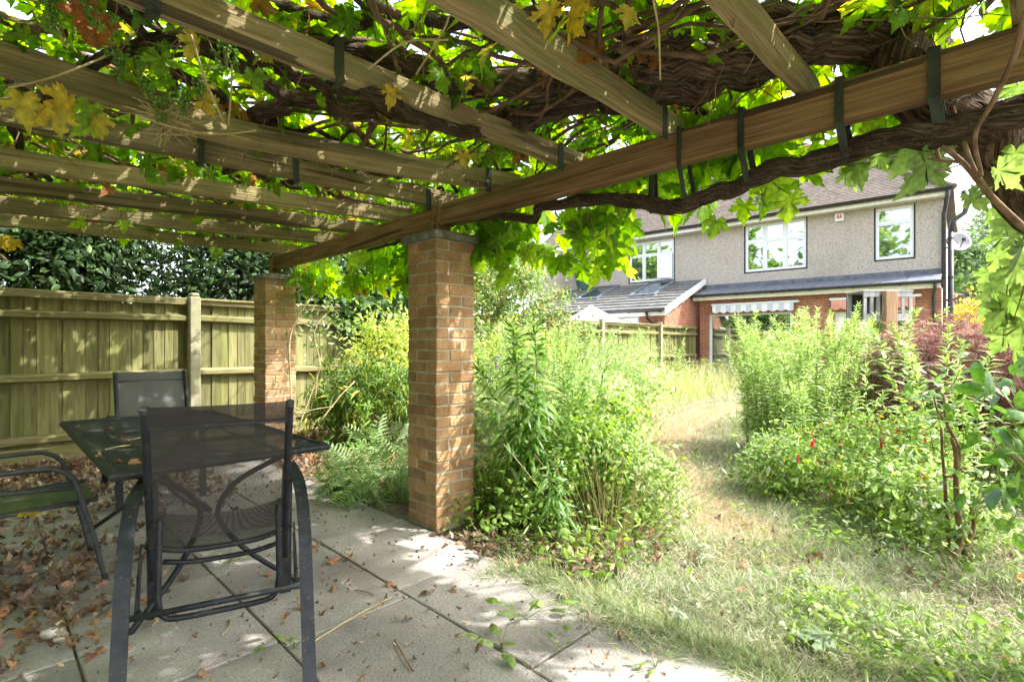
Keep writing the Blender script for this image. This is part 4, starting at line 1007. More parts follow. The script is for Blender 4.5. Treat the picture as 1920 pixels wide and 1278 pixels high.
def unit(a): return a / np.maximum(np.linalg.norm(a, axis=-1, keepdims=True), 1e-9)
def scatter_mesh(name, tmpls, pos, dirv, nrm, size, col, mat, parent=None, kind='stuff', smooth=True):
    pos = np.asarray(pos, dtype=np.float32); N = len(pos)
    Y = unit(np.asarray(dirv, dtype=np.float32)); Zn = np.asarray(nrm, dtype=np.float32)
    Xv = unit(np.cross(Y, Zn)); Zv = np.cross(Xv, Y)
    size = np.broadcast_to(np.asarray(size, dtype=np.float32), (N,)); col = np.asarray(col, dtype=np.float32)
    which = rng.integers(0, len(tmpls), N); VV = []; FF = []; CC = []; base = 0
    for k, (tv, tf) in enumerate(tmpls):
        ii = np.nonzero(which == k)[0]
        if len(ii) == 0: continue
        v = pos[ii, None, :] + size[ii, None, None] * (tv[None, :, 0:1] * Xv[ii, None, :] + tv[None, :, 1:2] * Y[ii, None, :] + tv[None, :, 2:3] * Zv[ii, None, :])
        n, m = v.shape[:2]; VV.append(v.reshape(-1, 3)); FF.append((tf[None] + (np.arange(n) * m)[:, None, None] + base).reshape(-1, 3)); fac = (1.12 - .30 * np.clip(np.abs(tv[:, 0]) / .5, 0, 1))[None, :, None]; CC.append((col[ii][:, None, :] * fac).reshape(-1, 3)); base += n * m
    V = np.concatenate(VV); Fa = np.concatenate(FF).astype(np.int32); C = np.concatenate(CC)
    me = bpy.data.meshes.new(name); me.vertices.add(len(V)); me.vertices.foreach_set('co', V.astype(np.float32).ravel())
    me.loops.add(Fa.size); me.loops.foreach_set('vertex_index', Fa.ravel())
    me.polygons.add(len(Fa)); me.polygons.foreach_set('loop_start', np.arange(0, Fa.size, 3, dtype=np.int32)); me.polygons.foreach_set('loop_total', np.full(len(Fa), 3, dtype=np.int32))
    me.update(calc_edges=True)
    if smooth: me.polygons.foreach_set('use_smooth', np.ones(len(Fa), dtype=bool))
    at = me.attributes.new('Col', 'FLOAT_COLOR', 'POINT'); at.data.foreach_set('color', np.concatenate([C, np.ones((len(C), 1), dtype=np.float32)], axis=1).ravel())
    me.materials.append(mat)
    o = link(name, me, None, parent)
    if kind: o['kind'] = kind
    return o
def mixcols(palette, n, jit=.12):
    """palette: list of (weight, rgb)"""
    w = np.array([p[0] for p in palette], dtype=float); w /= w.sum(); P = np.array([p[1] for p in palette])
    k = rng.choice(len(P), n, p=w); c = P[k] * (1 + rng.normal(0, jit, (n, 1))); c = c * (1 + rng.normal(0, jit * .35, (n, 3)))
    return np.clip(c, .002, .9)
def randdir(n, up=0.0):
    v = rng.normal(0, 1, (n, 3)); v[:, 2] += up; return unit(v)
def tri_tubes(name, polys, mat, parent, n=4, kind=None, attr=None):
    """many thin stems joined into one part"""
    mb = MB()
    for (pts, r0, r1) in polys: mb.tube(pts, list(np.linspace(r0, r1, len(pts))), n, False)
    mb.uv = {}
    o = mb.build(name, mat, parent, smooth=True)
    if kind: o['kind'] = kind
    return o
def leaf_meshes(name, tmpls, mat):
    out = []
    for (tv, tf) in tmpls:
        me = bpy.data.meshes.new(name); me.from_pydata([tuple(map(float, v)) for v in tv], [], [tuple(map(int, f)) for f in tf]); me.update()
        me.polygons.foreach_set('use_smooth', [True] * len(me.polygons)); me.materials.append(mat); out.append(me)
    return out
def place_leaf(name, me, pos, d, n, size, parent=None):
    Y = Vector(d).normalized(); X = Y.cross(Vector(n)).normalized(); Z = X.cross(Y)
    o = bpy.data.objects.new(name, me); COL.objects.link(o)
    mat = Matrix((X, Y, Z)).transposed().to_4x4(); p = Vector(pos)
    if parent is not None: o.parent = parent; p = p - parent.location
    o.matrix_basis = Matrix.Translation(p) @ mat @ Matrix.Scale(size, 4)
    return o

M['leaf'] = leaf_mat('leaf', .42)
M['leafthin'] = leaf_mat('leaf_thin', .64, .55, .25)
M['glossy'] = leaf_mat('glossy_leaf', .25, .5, .3)
M['drygrass'] = leaf_mat('dry_grass', .3, .8, .1)
M['deadleaf'] = leaf_mat('dead_leaf', .12, .85, .15)
M['vineleaf'] = leaf_mat('vine_leaf_single', .64, .5, .3, use_attr=False, cols=[(.08,.17,.015), (.17,.29,.025), (.10,.20,.02), (.22,.34,.035), (.13,.24,.02), (.26,.36,.05)])
M['vineyellow'] = leaf_mat('vine_leaf_yellow', .5, .5, .3, use_attr=False, cols=[(.36,.33,.05), (.45,.36,.06), (.42,.30,.04)])
M['vinebrown'] = leaf_mat('vine_leaf_brown', .3, .7, .2, use_attr=False, cols=[(.26,.11,.035), (.34,.16,.05), (.22,.10,.04)])

# ------------------------------------------------------------------ the grapevine
M['cane'] = pmat('vine_cane', (.07,.04,.022), (.17,.105,.06), 20, .9, .5, 60, bdist=.006)
vine = thing('grapevine', 'old grapevine with thick gnarled limbs and bright leaves sprawling over the pergola', 'vine', (2.9, -.2, 0))
def limb(name, pts, rads, seed, n=12, k=7, lump=.16, gnarl=.02, twist=2.0, strips=2.6):
    P = spline(pts, k); rr = random.Random(seed)
    P = [p + Vector((mnoise.noise(Vector((i*.35, seed, 0))), mnoise.noise(Vector((i*.35, seed, 5))), mnoise.noise(Vector((i*.35, seed, 9))))) * gnarl for i, p in enumerate(P)]
    rr_ = [r_ * (1 + .18 * mnoise.noise(Vector((i*.5, seed, 20)))) for i, r_ in enumerate(lerp_list(rads, len(P)))]
    o = MB().tube(P, rr_, n, True, lump=lump, twist=twist, seed=seed).build(name, M['bark'], vine, smooth=True)
    mb = MB(); m = len(P)
    for _ in range(int(m * strips)):
        i0 = rr.randrange(0, max(1, m - 4)); ln = rr.randint(2, 6); a = rr.uniform(0, 6.283); w_ = rr.uniform(.002, .006); fl = rr.uniform(.0, .5); prev = None
        for j in range(i0, min(m - 1, i0 + ln) + 1):
            t_ = (P[min(j + 1, m - 1)] - P[max(j - 1, 0)]).normalized(); n1 = t_.orthogonal().normalized() if abs(t_.z) > .9 else t_.cross(Vector((0, 0, 1))).normalized(); b1 = t_.cross(n1)
            f = (j - i0) / max(1, ln); rad_ = n1 * math.cos(a) + b1 * math.sin(a); sd_ = t_.cross(rad_); q = P[j] + rad_ * rr_[j] * (1.06 + fl * abs(f * 2 - 1) ** 3)
            mb.v += [tuple(q - sd_ * w_ * (1 - .6 * f)), tuple(q + sd_ * w_ * (1 - .6 * f))]; k_ = len(mb.v)
            mb.uv[k_ - 2] = (a, f); mb.uv[k_ - 1] = (a + .03, f)
            if prev is not None: mb.f.append((prev - 2, prev - 1, k_ - 1, k_ - 2))
            prev = k_; a += rr.uniform(-.12, .12)
    if mb.f:
        so3 = mb.build('bark_strips', M['bark'], o); so3['kind'] = 'stuff'
    return o
# trunk rising from the ground outside the frame at right, then over the beam
limb('trunk', [(3.15,-.75,-.05), (3.05,-.62,.6), (2.85,-.42,1.2), tuple(at_d(1935,355,1.95)), tuple(at_d(1850,245,1.9)), tuple(at_d(1795,185,1.9))], [.16,.14,.12,.105,.095,.07], 3, 16, 9, .14, .03)
limb('limb', [tuple(at_d(1860,260,1.92)), (2.38,.30,2.10), (2.36,.36,2.26), tuple(on_z(1735,105,2.36)), tuple(on_z(1640,72,2.39)), tuple(on_z(1500,78,2.38)), tuple(on_z(1340,112,2.38)), tuple(on_z(1180,135,2.37)), tuple(on_z(1000,155,2.36)), tuple(on_z(850,150,2.37)), tuple(on_z(720,110,2.38)), tuple(on_z(560,70,2.38))], [.075,.07,.075,.085,.085,.075,.07,.062,.055,.05,.04,.03], 5, 14, 8, .18, .035)
limb('limb', [tuple(on_z(1560,70,2.36)), tuple(on_z(1400,140,2.35)), tuple(on_z(1250,170,2.345)), tuple(on_z(1120,178,2.335)), tuple(on_z(1000,212,2.33)), tuple(on_z(900,232,2.335)), tuple(on_z(800,205,2.34)), tuple(on_z(700,205,2.335)), tuple(on_z(560,190,2.34)), tuple(on_z(480,215,2.35)), tuple(on_z(390,250,2.34))], [.05,.055,.06,.062,.06,.052,.048,.046,.042,.036,.028], 8, 14, 8, .2, .04, 3)
limb('limb', [tuple(on_z(940,235,2.33)), tuple(on_z(880,250,2.17)), tuple(on_z(790,222,2.165)), tuple(on_z(700,175,2.165)), tuple(on_z(610,165,2.30)), tuple(on_z(520,130,2.36))], [.03,.026,.022,.022,.024,.02], 11, 10, 7, .15, .03)
limb('limb', [tuple(on_z(1600,20,2.42)), tuple(on_z(1440,25,2.44)), tuple(on_z(1290,70,2.42)), tuple(on_z(1150,60,2.42)), tuple(on_z(980,30,2.44)), tuple(on_z(800,40,2.42)), tuple(on_z(640,40,2.44)), tuple(on_z(500,10,2.44))], [.03,.036,.035,.03,.03,.026,.024,.02], 13, 10, 7, .15, .05)
# hanging limb strapped under the beam
LY = [(2.33,-.55,2.0)] + [tuple(on_x(px, py, 2.29)) for (px, py) in ((1800,240),(1700,255),(1620,278),(1540,300),(1480,312),(1420,330),(1370,352),(1320,368),(1285,384),(1240,388),(1190,376),(1120,376),(1050,382),(1010,388),(1003,412),(960,405),(915,403),(870,413),(840,420))]
limb('limb', LY, [.05,.046,.042,.042,.038,.036,.035,.034,.036,.034,.03,.026,.024,.024,.02,.018], 17, 12, 4, .22, .018, 5)
limb('limb', [tuple(on_z(1010,400,2.12)), tuple(on_x(905,408,2.30)), tuple(on_x(820,430,2.38)), tuple(on_x(740,455,2.4)), tuple(on_x(690,470,2.42))], [.018,.016,.014,.012], 19, 8, 5, .15, .02)
limb('limb', [(2.30,4.1,2.33), (1.7,4.0,2.34), (1.2,4.25,2.33), (.5,4.4,2.35), (-.4,4.2,2.36)], [.03,.028,.024,.02,.016], 23, 10, 7, .15, .05)
limb('limb', [tuple(on_z(560,190,2.34)), (.5,2.3,2.36), (.2,3.1,2.33), (.1,3.9,2.34), (.3,4.8,2.35)], [.03,.026,.022,.018], 29, 10, 7, .15, .05)
limb('limb', [tuple(on_z(390,250,2.34)), (.2,2.1,2.38), (-.4,2.0,2.38), (-1.2,2.2,2.38)], [.026,.022,.018,.014], 31, 8, 7, .15, .05)
limb('limb', [(2.35,5.2,2.34), (2.0,5.25,2.33), (1.75,5.3,2.30), (1.45,5.45,2.33), (.9,5.4,2.35)], [.016,.018,.018,.016,.014], 37, 8, 7, .2, .03)

for q in range(16):
    x = random.uniform(-.4, 1.6); y = random.uniform(.3, 4.6); a = random.choice((.25, .5, 2.8, -.5)) + random.gauss(0, .25); P_ = []
    for j in range(7):
        P_.append((x, y, 2.335 + random.uniform(0, .09))); a += random.gauss(0, .35); x += .24 * math.cos(a); y += .24 * math.sin(a); x = min(x, 2.45)
    r_ = random.uniform(.018, .034); limb('limb', P_, [r_, r_*.9, r_*.7, r_*.5], 50 + q, 9, 6, .2, .05, 3)
# shoots: many thinner canes woven through the top
canes = []
def cane(p, d, L, r0, r1, wander=.35, seg=.12, zlo=2.27, zhi=2.72):
    p = Vector(p); d = Vector(d).normalized(); P = [p.copy()]
    for _ in range(max(3, int(L / seg))):
        d = (d + Vector((random.gauss(0, wander), random.gauss(0, wander), random.gauss(0, wander * .5)))).normalized()
        if p.z < zlo: d.z = abs(d.z) + .1
        if p.z > zhi: d.z = -abs(d.z)
        p = p + d * seg; P.append(p.copy())
    canes.append((P, r0, r1))
for _ in range(150):
    x = random.uniform(-1.4, 2.6); y = random.uniform(-.8, 6.1); a = random.uniform(0, 6.28)
    if random.random() < .6: a = random.choice((.4, 3.5)) + random.gauss(0, .5)
    cane((x, y, random.uniform(2.33, 2.5)), (math.cos(a), math.sin(a), 0), random.uniform(1.0, 2.2), random.uniform(.010, .02), random.uniform(.004, .008), .22)
for _ in range(75):   # dense tangle near the beam
    y = random.uniform(.3, 2.6); cane((random.uniform(1.2, 2.3), y, random.uniform(2.31, 2.45)), (random.gauss(0, .3), random.choice((-1, 1)), 0), random.uniform(.8, 1.8), random.uniform(.007, .013), .004, .2)
o = tri_tubes('cane', canes, M['cane'], vine, 6, 'stuff')
canes2 = []; keep = canes; canes = canes2
for _ in range(760):
    x = random.uniform(-1.4, 2.75); y = random.uniform(-.8, 6.1); cane((x, y, random.uniform(2.3, 2.6)), randdir(1)[0], random.uniform(.25, .8), random.uniform(.003, .005), .0018, .5, .08, 2.2, 2.75)
for _ in range(90):   # dead ends that dangle between the rafters
    x = random.uniform(-.2, 2.3); y = random.uniform(.5, 5.6); cane((x, y, random.uniform(2.28, 2.35)), (random.gauss(0, .5), random.gauss(0, .5), -1), random.uniform(.1, .3), .0028, .0014, .3, .05, 1.9, 2.75)
o = tri_tubes('twig', canes, M['twig'], vine, 4, 'stuff')
# brown shoots at the right
for (pp, r0, r1) in (([(1925,432,1.75),(1860,370,1.75),(1810,310,1.78),(1760,268,1.8),(1715,230,1.86),(1690,205,1.9)], .011, .006), ([(1925,20,1.35),(1900,110,1.45),(1862,190,1.55),(1828,255,1.66),(1840,330,1.74)], .009, .006), ([(1785,200,1.78),(1805,260,1.76),(1828,320,1.75),(1850,352,1.75)], .007, .006), ([(1722,292,1.85),(1760,300,1.82),(1812,305,1.78)], .005, .006), ([(1752,268,1.82),(1762,302,1.82)], .006, .006)):
    P = spline([at_d(*q) for q in pp], 5); MB().tube(P, list(np.linspace(r0, r1, len(P))), 8).build('shoot', M['twig'], vine, smooth=True)

# canopy leaves
VPAL_TOP = [(4, (.11,.21,.018)), (4, (.155,.27,.022)), (2.4, (.21,.32,.03)), (.5, (.38,.34,.05)), (.2, (.28,.14,.045))]
nC = 13500
cx_ = rng.uniform(-1.7, 2.62, nC); cyy = rng.uniform(-.95, 7.05, nC)
dens = np.array([mnoise.noise(Vector((a * 1.1, b * 1.1, 3.3))) + .45 * mnoise.noise(Vector((a * 3.1, b * 3.1, 8.3))) for a, b in zip(cx_, cyy)])
right = np.clip((cx_ + .3 * (2.5 - cyy) - .2) / 2.0, 0, 1)
keepm = rng.uniform(0, 1, nC) < np.clip(.76 - .02 * right + .55 * dens, .12, 1) * np.where((cyy > 6.3) & (cx_ > 1.95), 0, 1)
cx_, cyy, dens = cx_[keepm], cyy[keepm], dens[keepm]; n = len(cx_)
cz = 2.38 + .28 * rng.beta(1.6, 1.7, n) + .10 * dens + np.where(cx_ > 2.45, -.12 * rng.random(n), 0)
pos = np.stack([cx_, cyy, cz], 1)
nr = randdir(n); nr[:, 2] = np.abs(nr[:, 2]) + 1.1; nr = unit(nr)
dr = randdir(n); dr[:, 2] = dr[:, 2] * .5 - .2
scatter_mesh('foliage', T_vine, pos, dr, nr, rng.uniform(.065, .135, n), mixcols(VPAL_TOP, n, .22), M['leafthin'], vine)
# small leaves/tendrils low between the rafters on the darker left
n = 620; pos = np.stack([rng.uniform(-1.2, 2.2, n), rng.uniform(1.0, 6.1, n), rng.uniform(2.28, 2.42, n)], 1)
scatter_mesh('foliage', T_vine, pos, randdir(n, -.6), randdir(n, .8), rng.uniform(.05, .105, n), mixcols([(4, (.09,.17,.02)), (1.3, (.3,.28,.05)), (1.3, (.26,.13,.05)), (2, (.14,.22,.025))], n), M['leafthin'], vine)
# fringe hanging outside the beam, lit from behind
def fringe_low(Y): return np.interp(Y, [-.2,.5,.9,1.25,1.55,1.72,2.1,2.6,3.2,4.2,5.2,6.2], [2.12,2.08,2.0,2.0,1.95,1.70,1.68,1.74,1.80,1.72,1.76,1.9])
n0 = 1350; Yf = rng.uniform(.2, 6.2, n0); lo = fringe_low(Yf); zf = lo + (2.5 - lo) * rng.beta(1.25, 1.3, n0)
dn = np.array([mnoise.noise(Vector((a * 2.3, b * 2.6, 1.7))) for a, b in zip(Yf, zf)])
kp = (rng.uniform(0, 1, n0) < np.clip(.44 + 1.3 * dn + .25 * (zf > 2.2) + .04 * ((Yf > 1.7) & (Yf < 4.8)) + .16 * ((Yf > 1.65) & (Yf < 2.7)) - .22 * ((Yf < 1.6) & (zf < 2.15)), .03, 1)); Yf, zf, lo = Yf[kp], zf[kp], lo[kp]; n = len(Yf)
Xf = 2.40 + rng.uniform(0, .32, n); pos = np.stack([Xf, Yf, zf], 1)
nr = np.stack([rng.normal(-.8, .5, n), rng.normal(-.3, .55, n), rng.normal(.35, .4, n)], 1); dr = np.stack([rng.normal(0, .5, n), rng.normal(0, .6, n), rng.normal(-1, .4, n)], 1)
VPAL_F = [(5, (.16,.29,.024)), (4, (.21,.34,.03)), (2, (.27,.39,.05)), (.25, (.4,.33,.06)), (1.2, (.11,.20,.02))]
# the leaves that show largest stay single objects
lm = leaf_meshes('leaf', T_vine, M['vineleaf']); lmy = leaf_meshes('leaf', T_vine, M['vineyellow']); lmr = leaf_meshes('leaf', T_vine, leaf_mat('vine_leaf_pale', .42, .5, .3, use_attr=False, cols=[(.13,.21,.05), (.19,.28,.08), (.24,.33,.12), (.10,.17,.03)])); lmb = leaf_meshes('leaf', T_vine[:1] + [T_dry[2]], M['vinebrown'])
vis = np.nonzero((zf < 2.15) & (Yf < 3.4))[0]; vis = vis[np.argsort(Yf[vis])][:190]
msk = np.ones(n, bool); msk[vis] = False
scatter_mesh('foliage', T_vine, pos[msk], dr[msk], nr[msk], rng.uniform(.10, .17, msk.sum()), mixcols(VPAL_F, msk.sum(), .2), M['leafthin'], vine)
for i in vis: place_leaf('leaf', random.choice(lm), pos[i], dr[i], nr[i], random.uniform(.11, .185), vine)
fc = []
for i in range(n):
    if random.random() < .22: fc.append(([Vector(pos[i]), Vector(pos[i]) + Vector((random.gauss(-.05,.04), random.gauss(0,.05), .10)), Vector(pos[i]) + Vector((random.gauss(-.1,.05), random.gauss(0,.08), .24))], .0016, .0026))
tri_tubes('petiole', fc, M['twig'], vine, 4, 'stuff')
# picked-out leaves: yellow and green ones low under the canopy (pixel, depth, size, kind)
for (px, py, d, sz, kd) in ((45,205,1.72,.12,'y'),(75,215,1.75,.10,'y'),(115,200,1.75,.125,'y'),(108,232,1.74,.09,'y'),(165,215,1.85,.10,'g'),(185,238,1.86,.09,'y'),(245,240,1.9,.11,'g'),(160,240,1.86,.09,'g'),(832,152,1.72,.105,'g'),(1030,40,1.45,.10,'y'),(1075,45,1.45,.10,'y'),(1045,65,1.46,.09,'g'),(1080,20,1.5,.10,'y'),(1180,30,1.5,.08,'y'),(300,125,1.75,.10,'g'),(305,160,1.78,.08,'g'),(390,200,1.95,.09,'y'),(160,40,1.55,.12,'b'),(175,85,1.6,.11,'b'),(205,60,1.6,.07,'b'),(480,155,1.9,.09,'g'),(365,95,1.8,.11,'y'),(20,460,3.9,.12,'y'),(5,455,3.8,.12,'y'),(275,315,2.6,.11,'g'),(285,335,2.6,.09,'g'),(325,330,2.6,.09,'g'),(200,355,3.0,.08,'b'),(405,475,4.4,.12,'g'),(150,420,3.8,.12,'g'),(232,425,4.0,.1,'g'),(335,455,4.5,.09,'g'),(293,450,4.5,.1,'g'),(870,300,2.3,.08,'y'),(735,180,1.9,.08,'y'),
                            (1725,325,1.85,.155,'g'),(1700,300,1.95,.12,'g'),(1750,300,1.9,.10,'g'),(1655,300,2.0,.09,'g'),(1610,315,2.05,.10,'g'),(1590,330,2.1,.08,'g'),(1828,375,1.9,.085,'g'),(1520,330,2.1,.08,'g'),(1480,390,2.2,.13,'g'),(1445,350,2.2,.13,'g'),(1470,360,2.25,.12,'g'),(1395,395,2.4,.10,'g'),(1340,425,2.3,.085,'g'),(1430,385,2.4,.10,'g'),(1880,330,1.7,.10,'g'),(1900,300,1.8,.10,'g'),(1905,180,1.9,.14,'g'),(1880,210,2.0,.13,'g'),
                            (1905,455,2.1,.11,'g'),(1880,490,2.2,.12,'g'),(1910,510,2.1,.12,'g'),(1870,540,2.2,.11,'g'),(1905,570,2.1,.13,'g'),(1875,590,2.15,.13,'g'),(1910,620,2.1,.11,'g'),(1880,640,2.2,.10,'g'),(1862,565,2.3,.10,'g'),(1915,480,2.0,.12,'g'),(1885,450,2.3,.11,'g'),(1900,660,2.15,.08,'g'),(1850,520,2.4,.08,'g'),(1870,460,2.4,.09,'g'),(1895,420,2.0,.10,'g'),(1865,395,2.2,.09,'g')):
    p = at_d(px, py, d); nv = (CAM - p).normalized() + Vector((random.gauss(0,.45), random.gauss(0,.45), random.gauss(0,.3)))
    dv = Vector((random.gauss(0,.45), random.gauss(0,.45), -1)); p = p - dv.normalized() * sz * .4
    place_leaf('leaf', random.choice({'y': lmy, 'g': lm if px < 1550 else lmr, 'b': lmb}[kd]), p, dv, nv, sz * (.82 if px < 1300 else 1.0), vine)
rc = []
for (a, b) in (((1925,430,2.0),(1890,520,2.15)),((1890,520,2.15),(1880,650,2.2)),((1925,520,2.0),(1900,600,2.12)),((1850,352,1.75),(1830,372,1.9)),((1812,305,1.78),(1740,318,1.86))):
    A, B = at_d(*a), at_d(*b); rc.append(([A, (A + B) / 2 + Vector((0, 0, -.01)), B], .003, .002))
tri_tubes('petiole', rc, M['twig'], vine, 5, 'stuff')
# long dry canes and bleached shoots hanging under the rafters at left
for (pp, r_) in (([(15,165,1.7),(90,148,1.75),(170,118,1.8),(220,95,1.85)], .004),([(358,65,1.75),(385,150,1.85),(420,230,2.0)], .004),([(435,120,1.85),(433,180,1.9),(428,235,2.0)], .004),([(255,215,1.9),(330,240,2.0),(410,252,2.1),(480,245,2.2)], .004),([(235,245,2.0),(330,253,2.05),(400,248,2.1),(470,262,2.2)], .0035),([(100,30,1.6),(120,85,1.7)], .004),([(1225,0,1.5),(1235,60,1.6),(1238,150,1.75)], .0035),([(690,130,1.75),(760,80,1.75),(840,75,1.7)], .0035),([(780,140,1.8),(830,60,1.7),(842,30,1.65)], .0035)):
    P = spline([at_d(*q) for q in pp], 6); MB().tube(P, r_, 6).build('dry_cane', M['strawstem'], vine, smooth=True)
# bundle of dead stalks caught on the rafter
mb = MB()
bp0 = at_d(310, 225, 2.02)
for _ in range(46):
    a = bp0 + Vector((random.gauss(0,.02), random.gauss(0,.02), random.gauss(0,.012))); d = Vector((random.gauss(.3,.5), random.gauss(-.3,.5), random.gauss(0,.35))).normalized() * random.uniform(.05, .12)
    mb.tube([a - d, a + d], .0017, 4, False)
mb.uv = {}; tag(mb.build('stalk_bundle', M['strawstem'], None), 'bundle of dead straw stalks caught on the rafter at upper left', 'stalks')
# bunches of small green grapes
M['grape'] = leaf_mat('grape', .35, .3, .5, use_attr=False, cols=[(.12,.24,.03), (.17,.30,.05)])
gm_ = []
for v in range(3):
    mb = MB()
    for _ in range(46):
        f = random.random(); r_ = .026 * (1 - f * .65); a = random.uniform(0, 6.28); c_ = Vector((r_*math.cos(a), r_*math.sin(a), -.095 * f)); s_ = random.uniform(.0055, .0075)
        b = len(mb.v)
        for (x, y, z) in ((1,0,0),(-1,0,0),(0,1,0),(0,-1,0),(0,0,1),(0,0,-1)): mb.v.append((c_.x+x*s_, c_.y+y*s_, c_.z+z*s_))
        mb.f += [(b,b+2,b+4),(b+2,b+1,b+4),(b+1,b+3,b+4),(b+3,b,b+4),(b+2,b,b+5),(b+1,b+2,b+5),(b+3,b+1,b+5),(b,b+3,b+5)]
    gm_.append(mb.mesh('grape_bunch', M['grape']))
for me in gm_: me.polygons.foreach_set('use_smooth', [True]*len(me.polygons))
for (px, py, d) in ((85,10,1.55),(110,18,1.56),(215,115,1.8),(225,95,1.78),(270,125,1.85),(330,165,1.9),(375,165,1.95),(270,155,1.85),(410,105,1.85),(425,95,1.85),(300,195,1.95),(345,180,1.95),(165,5,1.5),(1435,370,2.3)):
    p = at_d(px, py, d); o = bpy.data.objects.new('grape_bunch', random.choice(gm_)); COL.objects.link(o); o.parent = vine; o.location = p - vine.location + Vector((0,0,.04)); o.rotation_euler = (random.gauss(0,.15), random.gauss(0,.15), random.uniform(0,6)); o.scale = (1.15,)*3 if px < 1000 else (.8,)*3
# ------------------------------------------------------------------ plants
def bezier(p0, p1, p2, n=7):
    return [p0 * (1-t)**2 + p1 * 2*t*(1-t) + p2 * t*t for t in np.linspace(0, 1, n)]
def cloud_plant(name, label, cat, base, blobs, n, tm, size, pal, mat, clumps=40, csig=.16, shell=.55, stems=10, srad=.012, stemmat='twig', group=None, leafname='foliage', dirup=-.2, nup=.5, extra=None, kind='stuff', ground_clip=.02):
    """leafy bush: clumps of leaves spread over ellipsoid blobs [(cx,cy,cz,rx,ry,rz,weight)], woody stems from the base"""
    t = thing(name, label, cat, base, group)
    B = np.array([b[:6] for b in blobs], float); w = np.array([b[6] if len(b) > 6 else 1 for b in blobs], float); w /= w.sum()
    k = rng.choice(len(B), clumps, p=w); d = randdir(clumps, .25); rad = shell + (1 - shell) * rng.random(clumps) ** .6
    cc = B[k, :3] + d * B[k, 3:6] * rad[:, None]
    ci = rng.integers(0, clumps, n); sg = csig * (.5 + rng.random(clumps))[ci]
    pos = cc[ci] + rng.normal(0, 1, (n, 3)) * sg[:, None]
    out = unit(pos - B[k[ci], :3]); pos[:, 2] = np.maximum(pos[:, 2], ground_clip + .03 * rng.random(n))
    dr = unit(out * .8 + randdir(n) * .9 + np.array([0, 0, dirup])); nr = unit(out * .7 + randdir(n) * .6 + np.array([0, 0, nup]))
    cvar = (1 + rng.normal(0, .13, clumps))[ci][:, None]
    col = np.clip(mixcols(pal, n) * cvar, .003, .85)
    is_tree = cat == 'tree'
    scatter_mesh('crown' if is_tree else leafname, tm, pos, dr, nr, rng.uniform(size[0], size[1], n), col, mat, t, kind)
    if is_tree and stems:
        b0 = Vector(base); top = Vector(tuple(B[0, :3])) - Vector((0, 0, B[0, 5] * .45)); ft = b0.lerp(top, .85); tr_ = srad * 2.4
        MB().tube(spline([b0 - Vector((0, 0, .05)), b0.lerp(top, .3) + Vector((.03, -.02, 0)), b0.lerp(top, .6) + Vector((-.02, .03, 0)), ft], 4), lerp_list([tr_ * 1.25, tr_, tr_ * .85, tr_ * .6], 13), 10, lump=.08, seed=3).build('trunk', M['twig'], t, smooth=True)
        polys = []
        for i in rng.choice(clumps, min(stems, clumps), replace=False):
            e = Vector(cc[i]); polys.append((bezier(ft - Vector((0, 0, .05)), ft.lerp(e, .5) + Vector((0, 0, .15 * (e - ft).length)), e, 7), srad, srad * .3))
        tri_tubes('limb', polys, M['twig'], t, 6)
    elif stems:
        polys = []; b0 = Vector(base)
        for i in rng.choice(clumps, min(stems, clumps), replace=False):
            e = Vector(cc[i]); s0 = b0 + Vector((random.gauss(0, .05), random.gauss(0, .05), -.02)); m = s0.lerp(e, .5) + Vector((random.gauss(0, .06), random.gauss(0, .06), .12 * (e - s0).length))
            polys.append((bezier(s0, m, e, 8), srad, srad * .35))
        tri_tubes('stem', polys, M[stemmat], t, 6)
    return t, cc
